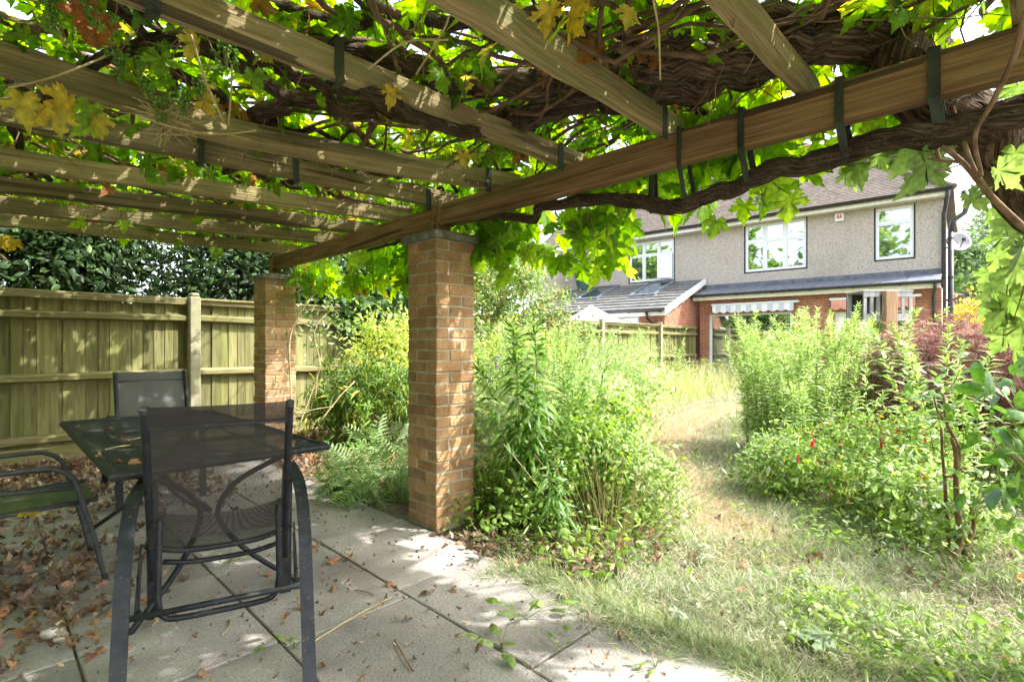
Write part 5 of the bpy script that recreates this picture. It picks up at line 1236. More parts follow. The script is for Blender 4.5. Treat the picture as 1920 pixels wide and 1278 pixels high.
def herb(name, label, cat, base, n, R_, H, lean, leafL, tm, pal, mat, every=.045, droop=.2, tip=True, stemcol='stem', group=None, arch=.25, lw=(.7, 1.1), start=.12, direc=None, sr=.004, tipn=26, ring=2, leafname='foliage', single=None, kind='stuff'):
    """clump of upright leafy stems with feathery arching tips"""
    t = thing(name, label, cat, base, group); polys = []; P = []; D = []; Nn = []; Sz = []; b0 = Vector(base)
    for s_ in range(n):
        a = random.uniform(0, 6.28); r_ = R_ * math.sqrt(random.random()); p0 = b0 + Vector((r_*math.cos(a), r_*math.sin(a), -.01))
        h = H * random.uniform(.72, 1.08); ld = Vector((math.cos(a), math.sin(a), 0)) * lean * random.uniform(.2, 1.2) * (r_ / max(R_, .01))
        if direc is not None: ld = ld + Vector(direc) * random.uniform(.6, 1.3)
        p1 = p0 + Vector((0, 0, h * .6)) + ld * h * .25; p2 = p0 + Vector((0, 0, h)) + ld * h + Vector((random.gauss(0, arch), random.gauss(0, arch), 0)) * h * .35
        C_ = bezier(p0, p1, p2, 9); polys.append((C_, sr, sr * .3)); vsz = random.uniform(.65, 1.35)
        if random.random() < .07: continue
        L = h; m = int(L / every)
        for q in range(m):
            f = start + (1 - start) * q / m; x = f * 8; i = min(int(x), 7); pt = C_[i].lerp(C_[i+1], x - i); tn = (C_[i+1] - C_[i]).normalized()
            for w_ in range(ring):
                aa = q * 2.4 + w_ * (6.283 / ring) + random.gauss(0, .5)
                if random.random() < .12: continue
                side = Vector((math.cos(aa), math.sin(aa), 0))
                dv = (side * (1 - .35 * f) + tn * (.45 + .35 * f) + Vector((0, 0, -droop * (1.2 - f)))).normalized()
                P.append(pt); D.append(dv); Nn.append((tn + side * .3)); Sz.append(leafL * vsz * random.uniform(*lw) * (1.05 - .6 * f ** 2))
        if tip:
            for q in range(tipn):
                f = .74 + .26 * random.random(); x = f * 8; i = min(int(x), 7); pt = C_[i].lerp(C_[i+1], x - i); tn = (C_[i+1] - C_[i]).normalized()
                dv = (randv() * .8 + tn * .9).normalized(); P.append(pt); D.append(dv); Nn.append(randv()); Sz.append(leafL * .45 * random.uniform(.5, 1.1))
    if single is not None:
        me = leaf_meshes(leafname, tm, single)
        idx = list(range(len(P))); random.shuffle(idx); idx = idx[:295]; rest = set(range(len(P))) - set(idx)
        for i in idx: place_leaf('leaf', random.choice(me), P[i], D[i], Nn[i], Sz[i], t)
        keep_ = sorted(rest)
        P = [P[i] for i in keep_]; D = [D[i] for i in keep_]; Nn = [Nn[i] for i in keep_]; Sz = [Sz[i] for i in keep_]
    if P: scatter_mesh(leafname, tm, np.array([tuple(p) for p in P]), np.array([tuple(p) for p in D]), np.array([tuple(p) for p in Nn]), np.array(Sz), mixcols(pal, len(P)), mat, t, kind)
    tri_tubes('stem', polys, M[stemcol], t, 4)
    return t
def randv(): return Vector(tuple(randdir(1)[0]))
LIME = [(4, (.24,.34,.08)), (3, (.32,.42,.15)), (1.6, (.15,.24,.04)), (1.6, (.45,.5,.28))]
MIDG = [(4, (.11,.19,.03)), (3, (.16,.25,.04)), (1.5, (.22,.31,.08)), (.6, (.32,.37,.18))]
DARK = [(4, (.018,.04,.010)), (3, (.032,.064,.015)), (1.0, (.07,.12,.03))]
GOLD = [(4, (.38,.43,.09)), (3, (.26,.34,.06)), (2, (.5,.5,.18)), (1.5, (.16,.24,.04))]

# --- beyond the fence
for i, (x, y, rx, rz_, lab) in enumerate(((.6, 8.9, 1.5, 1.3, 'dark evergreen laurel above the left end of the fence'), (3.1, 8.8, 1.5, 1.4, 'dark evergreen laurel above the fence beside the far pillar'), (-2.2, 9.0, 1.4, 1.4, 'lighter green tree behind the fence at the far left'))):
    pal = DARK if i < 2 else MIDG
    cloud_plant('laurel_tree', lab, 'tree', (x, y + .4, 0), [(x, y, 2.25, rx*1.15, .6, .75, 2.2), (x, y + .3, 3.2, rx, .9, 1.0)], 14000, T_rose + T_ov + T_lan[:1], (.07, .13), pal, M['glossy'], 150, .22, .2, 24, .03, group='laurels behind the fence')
cloud_plant('ivy', 'dark ivy heaped over the fence top to the right of the far pillar', 'ivy', (5.0, 7.95, 0), [(4.2, 7.75, 2.25, 1.0, .5, .75), (5.4, 7.8, 2.4, 1.1, .5, .8), (4.6, 7.32, 1.65, .9, .12, .28)], 5200, T_vinel, (.06, .11), [(4, (.035,.085,.02)), (3, (.06,.12,.03)), (1.5, (.13,.20,.06)), (1, (.09,.16,.04))], M['glossy'], 90, .15, .5, 16, .012)
cloud_plant('garden_tree', 'tall pale green tree rising behind the ivy and the fence', 'tree', (6.6, 9.4, 0), [(6.4, 9.3, 3.6, 1.9, 1.2, 1.7), (8.6, 9.6, 3.2, 1.4, 1.1, 1.3)], 9000, T_ov, (.10, .17), [(3, (.11,.18,.04)), (3, (.16,.24,.06)), (1, (.24,.3,.1))], M['leaf'], 80, .24, .45, 14, .03)
# --- shrubs along the fence border
cloud_plant('shrub', 'bushy shrub with orange young tips, left of the tiled lean-to', 'shrub', (6.9, 6.5, 0), [(6.8, 6.55, 1.45, .9, .75, 1.3), (7.5, 6.4, 1.1, .7, .6, .9), (6.0, 6.75, 1.45, .7, .6, 1.25)], 10500, T_rose, (.055, .095), [(4, (.10,.16,.03)), (3, (.16,.22,.06)), (1.2, (.35,.36,.2)), (.5, (.42,.22,.07)), (2, (.07,.12,.03))], M['leaf'], 110, .13, .45, 18)
cloud_plant('golden_shrub', 'golden green shrub behind the near pillar, on its right side', 'shrub', (5.6, 5.25, 0), [(5.5, 5.3, .85, .9, .7, .70), (5.0, 5.6, .7, .5, .5, .6)], 6200, T_rose, (.05, .085), GOLD, M['leaf'], 90, .11, .5, 14)
cloud_plant('golden_shrub', 'golden green shrub between the two pillars', 'shrub', (3.75, 5.85, 0), [(3.75, 5.9, .95, .62, .55, .62), (4.1, 5.6, .75, .55, .5, .5)], 5200, T_rose, (.05, .085), GOLD, M['leaf'], 80, .10, .5, 12)
cloud_plant('leafy_shrub', 'mid green shrub with drooping leaves under the golden shrub between the pillars', 'shrub', (3.35, 5.3, 0), [(3.35, 5.4, .55, .55, .5, .5), (3.0, 5.75, .45, .35, .35, .4)], 3000, T_lan, (.09, .15), [(4, (.09,.16,.025)), (3, (.13,.21,.035)), (1, (.06,.11,.02)), (.4, (.35,.33,.06))], M['leaf'], 60, .10, .4, 12, dirup=-.5)
# silvery cut-leaved plant at the patio edge
cloud_plant('cardoon', 'silvery plant with deeply cut leaves sprawling on the patio edge beside the near pillar', 'plant', (2.42, 3.72, 0), [(2.35, 3.85, .10, .28, .42, .26), (2.25, 4.0, .12, .22, .3, .18)], 230, T_card, (.16, .30), [(4, (.19,.28,.10)), (3, (.26,.35,.16)), (1.5, (.12,.21,.05))], M['leaf'], 26, .09, .35, 10, .006, 'stem', dirup=-.25, nup=.9)
cloud_plant('mugwort', 'feathery pale mugwort leaning against the right side of the near pillar', 'plant', (2.55, 3.05, 0), [(2.72, 3.0, .42, .22, .3, .42)], 520, T_card, (.09, .16), [(4, (.16,.22,.07)), (3, (.24,.3,.14))], M['leaf'], 50, .07, .3, 16, .004, 'stem', dirup=.1)
# --- tall weeds right of the near pillar
M['weedleaf'] = leaf_mat('weed_leaf', .38, .45, .4, use_attr=False, cols=[(.06,.14,.016), (.10,.2,.03), (.14,.24,.04), (.07,.15,.02)])
herb('tall_weed', 'tall weed with long dark drooping leaves just right of the near pillar', 'weed', (2.56, 2.40, 0), 5, .12, 1.38, .1, .19, T_lan, MIDG, M['leaf'], .05, 1.15, True, ring=2, arch=.12, single=M['weedleaf'], start=.28, tipn=30, lw=(.8, 1.15), sr=.005, direc=(-.04, .05, 0))
herb('tall_weed', 'slender leaning weed stems to the right of the drooping weed', 'weed', (2.70, 2.18, 0), 5, .10, 1.22, .1, .11, T_lan, MIDG, M['leaf'], .05, .15, True, ring=2, arch=.12, single=M['weedleaf'], start=.3, lw=(.7, 1.1), sr=.004, direc=(.22, .02, 0))
herb('bent_weed', 'bent weed drooping over the patio edge in front of the near pillar', 'weed', (2.48, 2.12, 0), 3, .05, .62, .1, .13, T_lan, MIDG, M['leaf'], .03, .9, False, ring=2, arch=.1, single=M['weedleaf'], start=.35, lw=(.7, 1.1), sr=.004, direc=(-.35, -.25, 0))
# goldenrods, pale feathery
herb('goldenrod', 'tall pale goldenrod behind the mound of mint, right of the near pillar', 'goldenrod', (3.55, 3.2, 0), 34, .42, 1.45, .15, .10, T_lan, MIDG, M['leaf'], .035, .05, True, ring=2, group='goldenrod clumps')
herb('goldenrod', 'feathery lime goldenrod clump in the middle of the garden before the patio door', 'goldenrod', (6.5, 1.85, 0), 130, .62, 1.52, .17, .12, T_lan, LIME, M['leaf'], .032, .0, True, ring=2, group='goldenrod clumps', tipn=44, arch=.4)
herb('goldenrod', 'feathery goldenrod standing in front of the dark red maple', 'goldenrod', (4.9, .45, 0), 8, .22, 1.30, .25, .13, T_lan, LIME, M['leaf'], .035, .0, True, ring=2, group='goldenrod clumps', tipn=40)
herb('goldenrod', 'thin goldenrod stems against the fence near the lean-to wall', 'goldenrod', (11.5, 6.7, 0), 40, .8, 1.5, .2, .13, T_lan, LIME, M['leaf'], .06, .0, True, ring=2, group='goldenrod clumps')
PALE = [(3, (.21,.30,.09)), (3, (.28,.37,.14)), (2, (.13,.21,.04)), (1.2, (.42,.46,.29))]
for (x, y, n_, r_, h, lab) in ((4.3, 3.95, 46, .5, 1.45, 'pale feathery goldenrod behind the tall weeds beside the near pillar'), (5.2, 4.35, 60, .6, 1.42, 'broad pale goldenrod stand in the middle, left of the straw path'), (6.6, 5.0, 60, .7, 1.40, 'pale goldenrod stand in front of the orange-tipped shrub'), (8.6, 5.9, 60, .8, 1.45, 'distant pale goldenrod against the fence, left of the gazebo'), (5.7, 1.55, 34, .40, 1.05, 'shorter lime goldenrod before the big lime clump'), (8.3, 2.3, 40, .6, 1.35, 'goldenrod rising behind the big lime clump')):
    herb('goldenrod', lab, 'goldenrod', (x, y, 0), n_, r_, h, .25, .105, T_lan, PALE if y > 3 else LIME, M['leaf'], .04, .0, True, ring=2, group='goldenrod clumps', tipn=34, arch=.35)
for (x, y, h, rr_, lab) in ((4.7, 3.5, .9, .5, 'loose pale bramble tangle left of the straw path'), (7.4, 4.6, 1.0, .6, 'grey green bushy weed in the middle distance beside the path'), (5.9, 4.2, .75, .5, 'wiry tangle of wild weeds in front of the pale goldenrod')):
    cloud_plant('wild_weeds', lab, 'weeds', (x, y, 0), [(x, y, h*.5, rr_, rr_, h*.5)], 2600, T_ov + T_rose + T_lan, (.035, .085), PALE, M['leaf'], 70, .10, .3, 40, .0035, 'strawstem')
# mounds of mint / balm
for i, (x, y, rx, ry, h, n, lab) in enumerate(((2.98, 2.32, .36, .42, .62, 5200, 'mound of small round-leaved mint beside the dry stems'), (3.55, 2.62, .45, .42, .72, 5200, 'taller mound of mint behind, right of the near pillar'), (2.62, 2.55, .20, .32, .34, 2200, 'low tangle of small-leaved weeds at the foot of the near pillar'))):
    cloud_plant('mint', lab, 'plant', (x, y, 0), [(x, y, h * .62, rx, ry, h * .46)], n, T_ov, (.028, .05), [(4, (.14,.22,.03)), (3, (.19,.28,.045)), (2, (.09,.17,.02)), (.9, (.32,.38,.18))], M['leaf'], 90, .06, .5, 40, .0028, 'strawstem', group='mint mounds')
for (x, y, rx, h, lab) in ((3.28, 2.02, .30, .50, 'low bright mint spilling towards the lawn on the right of the dry stems'), (4.7, 1.5, .36, .46, 'pale low weeds at the left foot of the fuchsia'), (4.25, .55, .40, .40, 'mixed low weeds between the fuchsia and the small bare-stemmed shrub')):
    cloud_plant('low_weeds', lab, 'weeds', (x, y, 0), [(x, y, h*.5, rx, rx, h*.48)], 2400, T_ov + T_rose + T_lan, (.028, .065), PALE + [(2, (.12,.2,.03))], M['leaf'], 70, .08, .35, 40, .003, 'strawstem')
dry = []
for _ in range(130):
    a = random.gauss(0, .09); b = random.gauss(0, .10); p = Vector((2.88 + a, 2.02 + b, -.01)); dry.append((bezier(p, p + Vector((a*.6, b*.6, .28)), p + Vector((a*1.6 + random.gauss(0,.06), b*1.6 + random.gauss(0,.06), random.uniform(.35, .62))), 5), .0025, .0014))
ds = thing('dry_stems', 'sheaf of dry straw-coloured stems under the mint mound', 'stems', (2.88, 2.02, 0)); tri_tubes('stem', dry, M['strawstem'], ds, 4)
# buddleja flower
bd = thing('buddleja', 'arching buddleja spray with a single purple flower behind the near pillar', 'shrub', (4.6, 4.5, 0))
M['purple'] = leaf_mat('purple_flower', .2, .7, .2, use_attr=False, cols=[(.28,.18,.55), (.36,.26,.62)])
fp = at_d(930, 678, 6.2); tri_tubes('stem', [(bezier(Vector((4.6,4.5,0)), Vector((4.4,4.4,.9)), fp, 8), .006, .003)], M['stem'], bd, 5)
mb = MB()
for i in range(150):
    f = i / 150; a = i * 2.4; r_ = .022 * (1 - f * .7); c_ = fp + Vector((r_*math.cos(a), r_*math.sin(a), .07 - f*.15)); s_ = .008; b = len(mb.v)
    for (x, y, z) in ((1,0,0),(-1,0,0),(0,1,0),(0,-1,0),(0,0,1),(0,0,-1)): mb.v.append((c_.x+x*s_, c_.y+y*s_, c_.z+z*s_))
    mb.f += [(b,b+2,b+4),(b+2,b+1,b+4),(b+1,b+3,b+4),(b+3,b,b+4),(b+2,b,b+5),(b+1,b+2,b+5),(b+3,b+1,b+5),(b,b+3,b+5)]
mb.build('flower_spike', M['purple'], bd)
n = 260; bp_ = np.array([tuple(Vector((4.6,4.5,.15)).lerp(fp, random.random()) + Vector((random.gauss(0,.16), random.gauss(0,.16), random.gauss(0,.12)))) for _ in range(n)])
scatter_mesh('foliage', T_lan, bp_, randdir(n, -.2), randdir(n, .5), rng.uniform(.1, .17, n), mixcols([(3, (.13,.19,.07)), (2, (.2,.26,.12))], n), M['leaf'], bd)
# fuchsia
fx, cc = cloud_plant('fuchsia', 'fuchsia bush with dangling red flowers, low in the right half', 'shrub', (4.85, 1.05, 0), [(4.85, 1.1, .30, .60, .55, .31), (5.3, .8, .32, .45, .45, .30), (4.5, .75, .22, .35, .35, .2)], 5600, T_ov, (.025, .05), [(4, (.14,.23,.05)), (3, (.17,.26,.05)), (1.5, (.26,.34,.1)), (.25, (.4,.33,.05)), (.2, (.30,.12,.04))], M['leaf'], 110, .08, .5, 40, .004)
M['fuchsia'] = leaf_mat('fuchsia_flower', .25, .5, .3, use_attr=False, cols=[(.62,.03,.05), (.75,.05,.10), (.55,.02,.04)])
fm = MB()
for k in range(4):
    a = k * 1.571; fm.v += [(0, 0, 0), (.012*math.cos(a-.5), .012*math.sin(a-.5), -.02), (.022*math.cos(a), .022*math.sin(a), -.034), (.012*math.cos(a+.5), .012*math.sin(a+.5), -.02)]; fm.f += [(4*k, 4*k+1, 4*k+2), (4*k, 4*k+2, 4*k+3)]
fm.tube([(0,0,.02), (0,0,0)], .005, 5); fm.tube([(0,0,-.005), (0,0,-.045)], [.009, .006], 5); fm.uv = {}; fm = fm.mesh('flower', M['fuchsia'])
for i in range(16):
    c_ = cc[rng.integers(0, len(cc))]; o = bpy.data.objects.new('flower', fm); COL.objects.link(o); o.parent = fx
    v = Vector(c_) - Vector((4.85, 1.05, .35)); v = v + Vector((-.10, -.02, 0)) + Vector((random.gauss(0,.05), random.gauss(0,.05), random.gauss(-.02,.04)))
    o.location = v + Vector((0, 0, .35)); o.location.z = max(.08, o.location.z); o.rotation_euler = (random.gauss(0,.3), random.gauss(0,.3), random.uniform(0,6)); o.scale = (random.uniform(.9, 1.3),)*3
# red maple
cloud_plant('japanese_maple', 'weeping dark red cut-leaf maple in front of the brick wall at right', 'tree', (7.35, .55, 0), [(7.1, .4, .93, 1.2, 1.0, .48), (6.75, .9, .76, .7, .5, .44), (6.7, -.2, .86, .95, .75, .48)], 14000, T_acer, (.07, .12), [(4, (.165,.085,.065)), (3, (.235,.13,.10)), (1.8, (.33,.22,.18)), (1.6, (.10,.05,.04)), (.5, (.2,.14,.06))], M['leaf'], 150, .12, .62, 30, .018, 'twig', dirup=-.7, nup=.7)
# bare-stemmed shrub at right with few leaves
sh = thing('young_shrub', 'small shrub with bare brown forked stems and few leaves at the right', 'shrub', (3.9, .33, 0))
def sp(px, py, d): return at_d(px, py, d)
for (pp, r0, r1) in (([(1780,1048,2.98),(1798,1022,2.98),(1800,1000,2.99),(1796,960,3.0),(1793,900,3.0),(1793,850,3.0),(1784,820,3.0)], .020, .012), ([(1793,900,3.0),(1798,850,3.0),(1794,830,3.0),(1775,790,3.0),(1770,740,3.02)], .013, .008), ([(1782,1030,3.05),(1775,960,3.08),(1772,900,3.08),(1768,860,3.1),(1765,800,3.1)], .012, .007), ([(1808,1040,2.96),(1818,1010,2.97),(1826,985,2.97),(1822,950,2.97)], .014, .010), ([(1775,790,3.0),(1758,770,3.0),(1750,740,3.0)], .007, .004), ([(1772,770,3.0),(1790,760,3.0),(1808,750,3.0)], .006, .003), ([(1797,855,3.0),(1808,852,3.0)], .006, .005), ([(1798,880,3.0),(1810,876,3.0)], .006, .005), ([(1768,890,3.0),(1785,893,3.0),(1795,880,3.0)], .008, .006), ([(1770,740,3.02),(1790,715,3.02),(1800,690,3.02)], .006, .002), ([(1826,950,2.97),(1850,920,2.97),(1870,895,2.97)], .004, .002), ([(1770,775,3.0),(1745,800,3.0),(1722,812,3.0)], .004, .002), ([(1828,955,2.97),(1860,945,2.97),(1890,947,2.97)], .004, .002)):
    P = spline([sp(*q) for q in pp], 5); MB().tube(P, list(np.linspace(r0, r1, len(P))), 8, lump=.08, seed=len(pp)).build('stem', M['twig'], sh, smooth=True)
M['shrubleaf'] = leaf_mat('shrub_leaf', .35, .4, .4, use_attr=False, cols=[(.05,.12,.018), (.09,.17,.03), (.12,.2,.04), (.16,.24,.09)])
slm = leaf_meshes('leaf', T_ov, M['shrubleaf'])
for i in range(240):
    c_ = random.choice(((1770,960,3.05,60),(1840,900,2.95,55),(1830,990,2.95,45),(1765,770,3.0,50),(1775,730,3.0,60),(1800,720,3.0,60),(1750,800,3.0,45),(1810,760,3.0,50),(1785,850,3.0,40),(1740,740,3.05,40),(1850,800,3.0,40)))
    p = at_d(c_[0] + random.gauss(0, c_[3]*.6), c_[1] + random.gauss(0, c_[3]*.6), c_[2] + random.gauss(0, .08)); place_leaf('leaf', random.choice(slm), p, randv() + Vector((0,0,.2)), randv() + Vector((0,0,1)), random.uniform(.035, .075), sh)
# broad-leaved shrub at the right edge
br = thing('broad_leaved_shrub', 'shrub with broad glossy leaves cut off by the right edge', 'shrub', (3.75, -.25, 0))
M['broadleaf'] = leaf_mat('broad_leaf', .25, .3, .5, use_attr=False, cols=[(.05,.13,.02), (.08,.17,.03), (.11,.2,.05)])
blm = leaf_meshes('leaf', T_ov, M['broadleaf']); cst = []
for i in range(150):
    p = at_d(1925 + random.gauss(0, 48), 830 + random.gauss(0, 85), 2.75 + random.gauss(0, .18)); place_leaf('leaf', random.choice(blm), p, randv() + Vector((-.3,.3,-.5)), randv() + Vector((-.3,0,1)), random.uniform(.07, .13), br)
    if i % 5 == 0: cst.append((bezier(Vector((3.75,-.25,-.02)), Vector((3.7,-.2,.4)), p, 6), .006, .002))
tri_tubes('stem', cst, M['twig'], br, 5)
cloud_plant('shrub', 'dark green hedge shrub behind the red maple at the right edge', 'shrub', (8.4, -1.2, 0), [(8.0, -.9, .6, 1.0, .7, .7), (5.9, -.35, .35, .5, .4, .4)], 4500, T_lan, (.07, .13), MIDG, M['leaf'], 60, .16, .4, 12)
# trees and shrubs in the distance, right of the house
for i, (px, py, d, rx, rz_, pal, lab, n) in enumerate(((1835, 520, 27, 2.2, 2.4, [(3, (.10,.16,.06)), (2, (.15,.21,.09))], 'grey green tree beyond the house corner, below the dish', 3800), (1870, 465, 48, 3.4, 3.2, [(3, (.14,.19,.11)), (2, (.19,.24,.15))], 'pale hazy tree farthest behind at the right', 2800), (1915, 430, 55, 3.0, 5.0, [(3, (.05,.09,.05)), (2, (.08,.12,.07))], 'dark conifer in the distance at the right edge', 2600), (1790, 540, 36, 3.0, 2.0, MIDG, 'distant tree directly behind the black pipes', 2400))):
    c_ = at_d(px, py, d); cloud_plant('distant_tree', lab, 'tree', (c_.x, c_.y, 0), [(c_.x, c_.y, c_.z, rx, rx, rz_), (c_.x, c_.y, max(1.2, c_.z - rz_), rx*.9, rx*.9, rz_*.7)], n, T_ov, (.35, .6) if d > 30 else (.2, .34), pal, M['leaf'], 60, rx*.2, .4, 8, .09, group='trees in the distance')
yb = at_d(1842, 585, 14.5); cloud_plant('golden_shrub', 'yellow shrub beyond the red maple at the right', 'shrub', (yb.x, yb.y, 0), [(yb.x, yb.y, yb.z - .35, .8, .8, .7)], 2200, T_ov, (.07, .12), [(3, (.5,.42,.06)), (2, (.42,.4,.09)), (1, (.3,.32,.08))], M['leaf'], 40, .16, .5, 8)
ob_ = at_d(1880, 570, 17); cloud_plant('orange_shrub', 'shrub with orange blossom beyond the maple at the right edge', 'shrub', (ob_.x, ob_.y, 0), [(ob_.x, ob_.y, ob_.z - .6, .9, .9, .8)], 1600, T_ov, (.08, .13), [(3, (.13,.2,.05)), (1.4, (.55,.2,.06))], M['leaf'], 40, .2, .4, 8)
# climber stems beside the far pillar
clm = thing('climber', 'bare twisting climber stems rising beside the far pillar', 'climber', (2.5, 5.75, 0))
for (pp, r0, r1) in (([(548,790,5.45),(545,720,5.45),(543,640,5.45),(560,590,5.5),(600,540,5.7),(640,500,5.9)], .012, .007), ([(560,800,5.5),(590,720,5.6),(600,680,5.6),(590,620,5.7),(625,575,5.9)], .007, .005), ([(545,760,5.4),(570,770,5.4),(600,765,5.45),(625,762,5.5)], .006, .004), ([(558,600,5.4),(562,560,5.4),(556,520,5.4),(545,480,5.4)], .004, .003), ([(600,790,5.5),(640,740,5.6),(665,715,5.7)], .008, .006), ([(552,560,5.45),(556,600,5.45),(566,640,5.45)], .003, .003), ([(595,690,5.6),(592,740,5.6),(588,745,5.6)], .005, .004)):
    P = spline([at_d(*q) for q in pp], 6); MB().tube(P, list(np.linspace(r0, r1, len(P))), 6).build('stem', M['strawstem'], clm, smooth=True)
n = 240; ps = np.array([tuple(at_d(600 + random.gauss(0, 35), 585 + random.gauss(0, 35), 5.8 + random.gauss(0, .15))) for _ in range(n)])
scatter_mesh('foliage', T_rose, ps, randdir(n, -.1), randdir(n, .4), rng.uniform(.04, .08, n), mixcols([(2, (.3,.35,.2)), (3, (.14,.22,.05))], n), M['leaf'], clm)
# trees at the end of the garden behind the camera (they show in the window glass)
for i, (x, y) in enumerate(((-13, 23.5), (-13, 14.5), (-13.5, 6.0), (-13, -2))):
    cloud_plant('garden_tree', ('tall tree at the end of the garden, nearest the fence line', 'tall tree at the end of the garden, second from the fence line', 'tall tree at the end of the garden, third from the fence line', 'tall tree at the end of the garden, farthest from the fence line')[i], 'tree', (x, y, 0), [(x, y, 6.2, 3.6, 3.8, 4.8), (x, y, 2.6, 3.0, 3.4, 2.2)], 6500, T_ov, (.5, .85), MIDG, M['leaf'], 110, .8, .3, 10, .12, group='trees at the garden end')
# ------------------------------------------------------------------ grass, litter, small things
STRAW = [(4, (.50,.42,.22)), (3, (.60,.52,.30)), (2, (.40,.34,.18)), (1, (.30,.33,.12))]
MIXG = [(3, (.36,.33,.235)), (2.6, (.26,.29,.17)), (1.8, (.16,.21,.09)), (1.6, (.48,.45,.35))]
def in_view(x, y): # keep what can be seen from near the camera position
    d = (x + y) * .7071; l = (x - y) * .7071; return (d > .9) & (np.abs(l) < d * 1.15 + .4)
PX, PY = [3.3, 3.9, 5.2, 6.9, 10.5], [1.3, 2.0, 3.0, 3.75, 4.5]
def pathc(x): return np.interp(x, PX, PY)
def grass(name, label, n, region, hfun, pal, tm, flat=.5, mat='drygrass', zoff=-.03):
    x, y = region(n); k = in_view(x, y)
    if name in ('green_grass', 'short_grass', 'tall_grass'): k &= ~((x > 3.7) & (x < 11) & (np.abs(y - pathc(x)) < .42) & (rng.random(len(x)) < .85))
    x, y = x[k], y[k]; n = len(x)
    h = hfun(x, y) * rng.uniform(.6, 1.3, n); dr = rng.normal(0, 1, (n, 3)); dr[:, :2] *= flat; dr[:, 2] = np.abs(dr[:, 2]) * .4 + (1 - flat * .75)
    nr = randdir(n); nr[:, 2] *= .3
    o = scatter_mesh(name, tm, np.stack([x, y, np.full(n, zoff)], 1), dr, nr, h, mixcols(pal, n), M[mat], None)
    return tag(o, label, 'grass', kind='stuff')
def lawn_region(n):
    # denser close to the camera
    d = 1.6 + 12 * rng.random(n) ** 1.7; u = rng.uniform(-.25, 1.1, n); x = .7071 * d * (1 + u); y = .7071 * d * (1 - u)
    k = (x > 2.07) & (x < 15) & (y < 6.9) & ~((x < 2.6) & (y > 1.7)); return x[k], y[k]
nz2 = lambda x, y, s, o=0: np.array([mnoise.noise(Vector((a * s, b * s, o))) for a, b in zip(x, y)])
grass('short_grass', 'short straw-coloured grass and thatch over the lawn and path', 130000, lawn_region, lambda x, y: .075 + .02 * np.clip(x - 4, 0, 4), MIXG, T_straw + T_grass[:2], 1.0)
def near_region(n):
    d = 1.55 + 3.0 * rng.random(n) ** 1.2; u = rng.uniform(.05, 1.08, n); x = .7071 * d * (1 + u); y = .7071 * d * (1 - u); k = (x > 2.07) & ~((x < 2.6) & (y > 1.6)); return x[k], y[k]
grass('matted_grass', 'long matted pale grass lying flat at the lower right', 80000, near_region, lambda x, y: np.clip(.085 + .11 * nz2(x, y, 2.3, 2), .02, .2), [(3, (.33,.33,.235)), (3, (.25,.29,.17)), (2, (.17,.23,.09)), (1.6, (.45,.43,.33))], [blade(.02, .5), blade(.018, 1.3), blade(.024, .9)], 1.15)
def path_region(n):
    t = rng.random(n); x = np.interp(t, [0, .35, .62, 1], [3.2, 5.2, 6.9, 10.5]); y = pathc(x) + rng.normal(0, .27, n); return x + rng.normal(0, .15, n), y
grass('straw_grass', 'bleached straw-coloured grass along the worn path', 60000, path_region, lambda x, y: .08 + 0 * x, [(3, (.36,.285,.175)), (2, (.44,.36,.24)), (1.4, (.27,.23,.12))], [blade(.02, .5), blade(.02, 1.2)], 1.1)
grass('green_grass', 'thin green grass tufts on the lawn at the right', 42000, lawn_region, lambda x, y: np.clip(.05 + .12 * nz2(x, y, 1.6, 4), .02, .3), [(3, (.14,.2,.07)), (2, (.22,.27,.13)), (1, (.32,.34,.22))], T_grass, .8, 'leaf')
def meadow(n):
    x = rng.uniform(5, 15.6, n); y = rng.uniform(-.5, 7.0, n); cx = np.interp(x, [4, 6.5, 9.5, 13], [2.6, 3.4, 4.1, 4.6]); k = np.abs(y - cx) > .55 + .35 * rng.random(n); k &= ~((x < 7) & (y < 2.6)) ; return x[k], y[k]
grass('tall_grass', 'tall seeding meadow grass between the path and the fence', 17000, meadow, lambda x, y: .45 + .45 * (np.abs(y - 4) / 3), [(3, (.30,.34,.12)), (3, (.42,.40,.22)), (2, (.2,.27,.07)), (1, (.55,.5,.33))], [blade(.006, .5), blade(.007, .9), blade(.005, .2)], .35)
n = 4200; x, y = meadow(n); k = in_view(x, y); x, y = x[k], y[k]; n = len(x)
o = scatter_mesh('wildflowers', T_lan, np.stack([x, y, rng.uniform(.05, .8, n)], 1), randdir(n, .2), randdir(n), rng.uniform(.06, .13, n), mixcols(LIME, n), M['leaf'], None); tag(o, 'leafy wild plants growing through the tall meadow grass', 'plants', kind='stuff')
# ground cover of broad weeds at the right and along the bed
def weeds_region(n):
    d = 1.7 + 4.5 * rng.random(n) ** 1.3; u = rng.uniform(.25, 1.1, n); x = .7071 * d * (1 + u); y = .7071 * d * (1 - u)
    k = (x > 2.3) & ((y < .75 + .28 * (x - 2.4)) | (rng.random(n) < .12)); return x[k], y[k]
x, y = weeds_region(17000); k = nz2(x, y, 1.4, 9) + rng.normal(0, .18, len(x)) > -.12; x, y = x[k], y[k]; n = len(x)
o = scatter_mesh('ground_weeds', T_ov + T_rose + T_lan + T_card[:1], np.stack([x, y, -.02 + .16 * rng.random(n) ** 2], 1), np.concatenate([rng.normal(0, 1, (n, 2)), rng.normal(.3, .5, (n, 1))], 1), randdir(n, 1.6), rng.uniform(.018, .055, n), mixcols([(4, (.15,.23,.05)), (3, (.21,.3,.07)), (1.5, (.10,.17,.04)), (1.2, (.34,.4,.2))], n), M['leaf'], None); tag(o, 'broad-leaved weeds covering the ground at the lower right', 'weeds', kind='stuff')
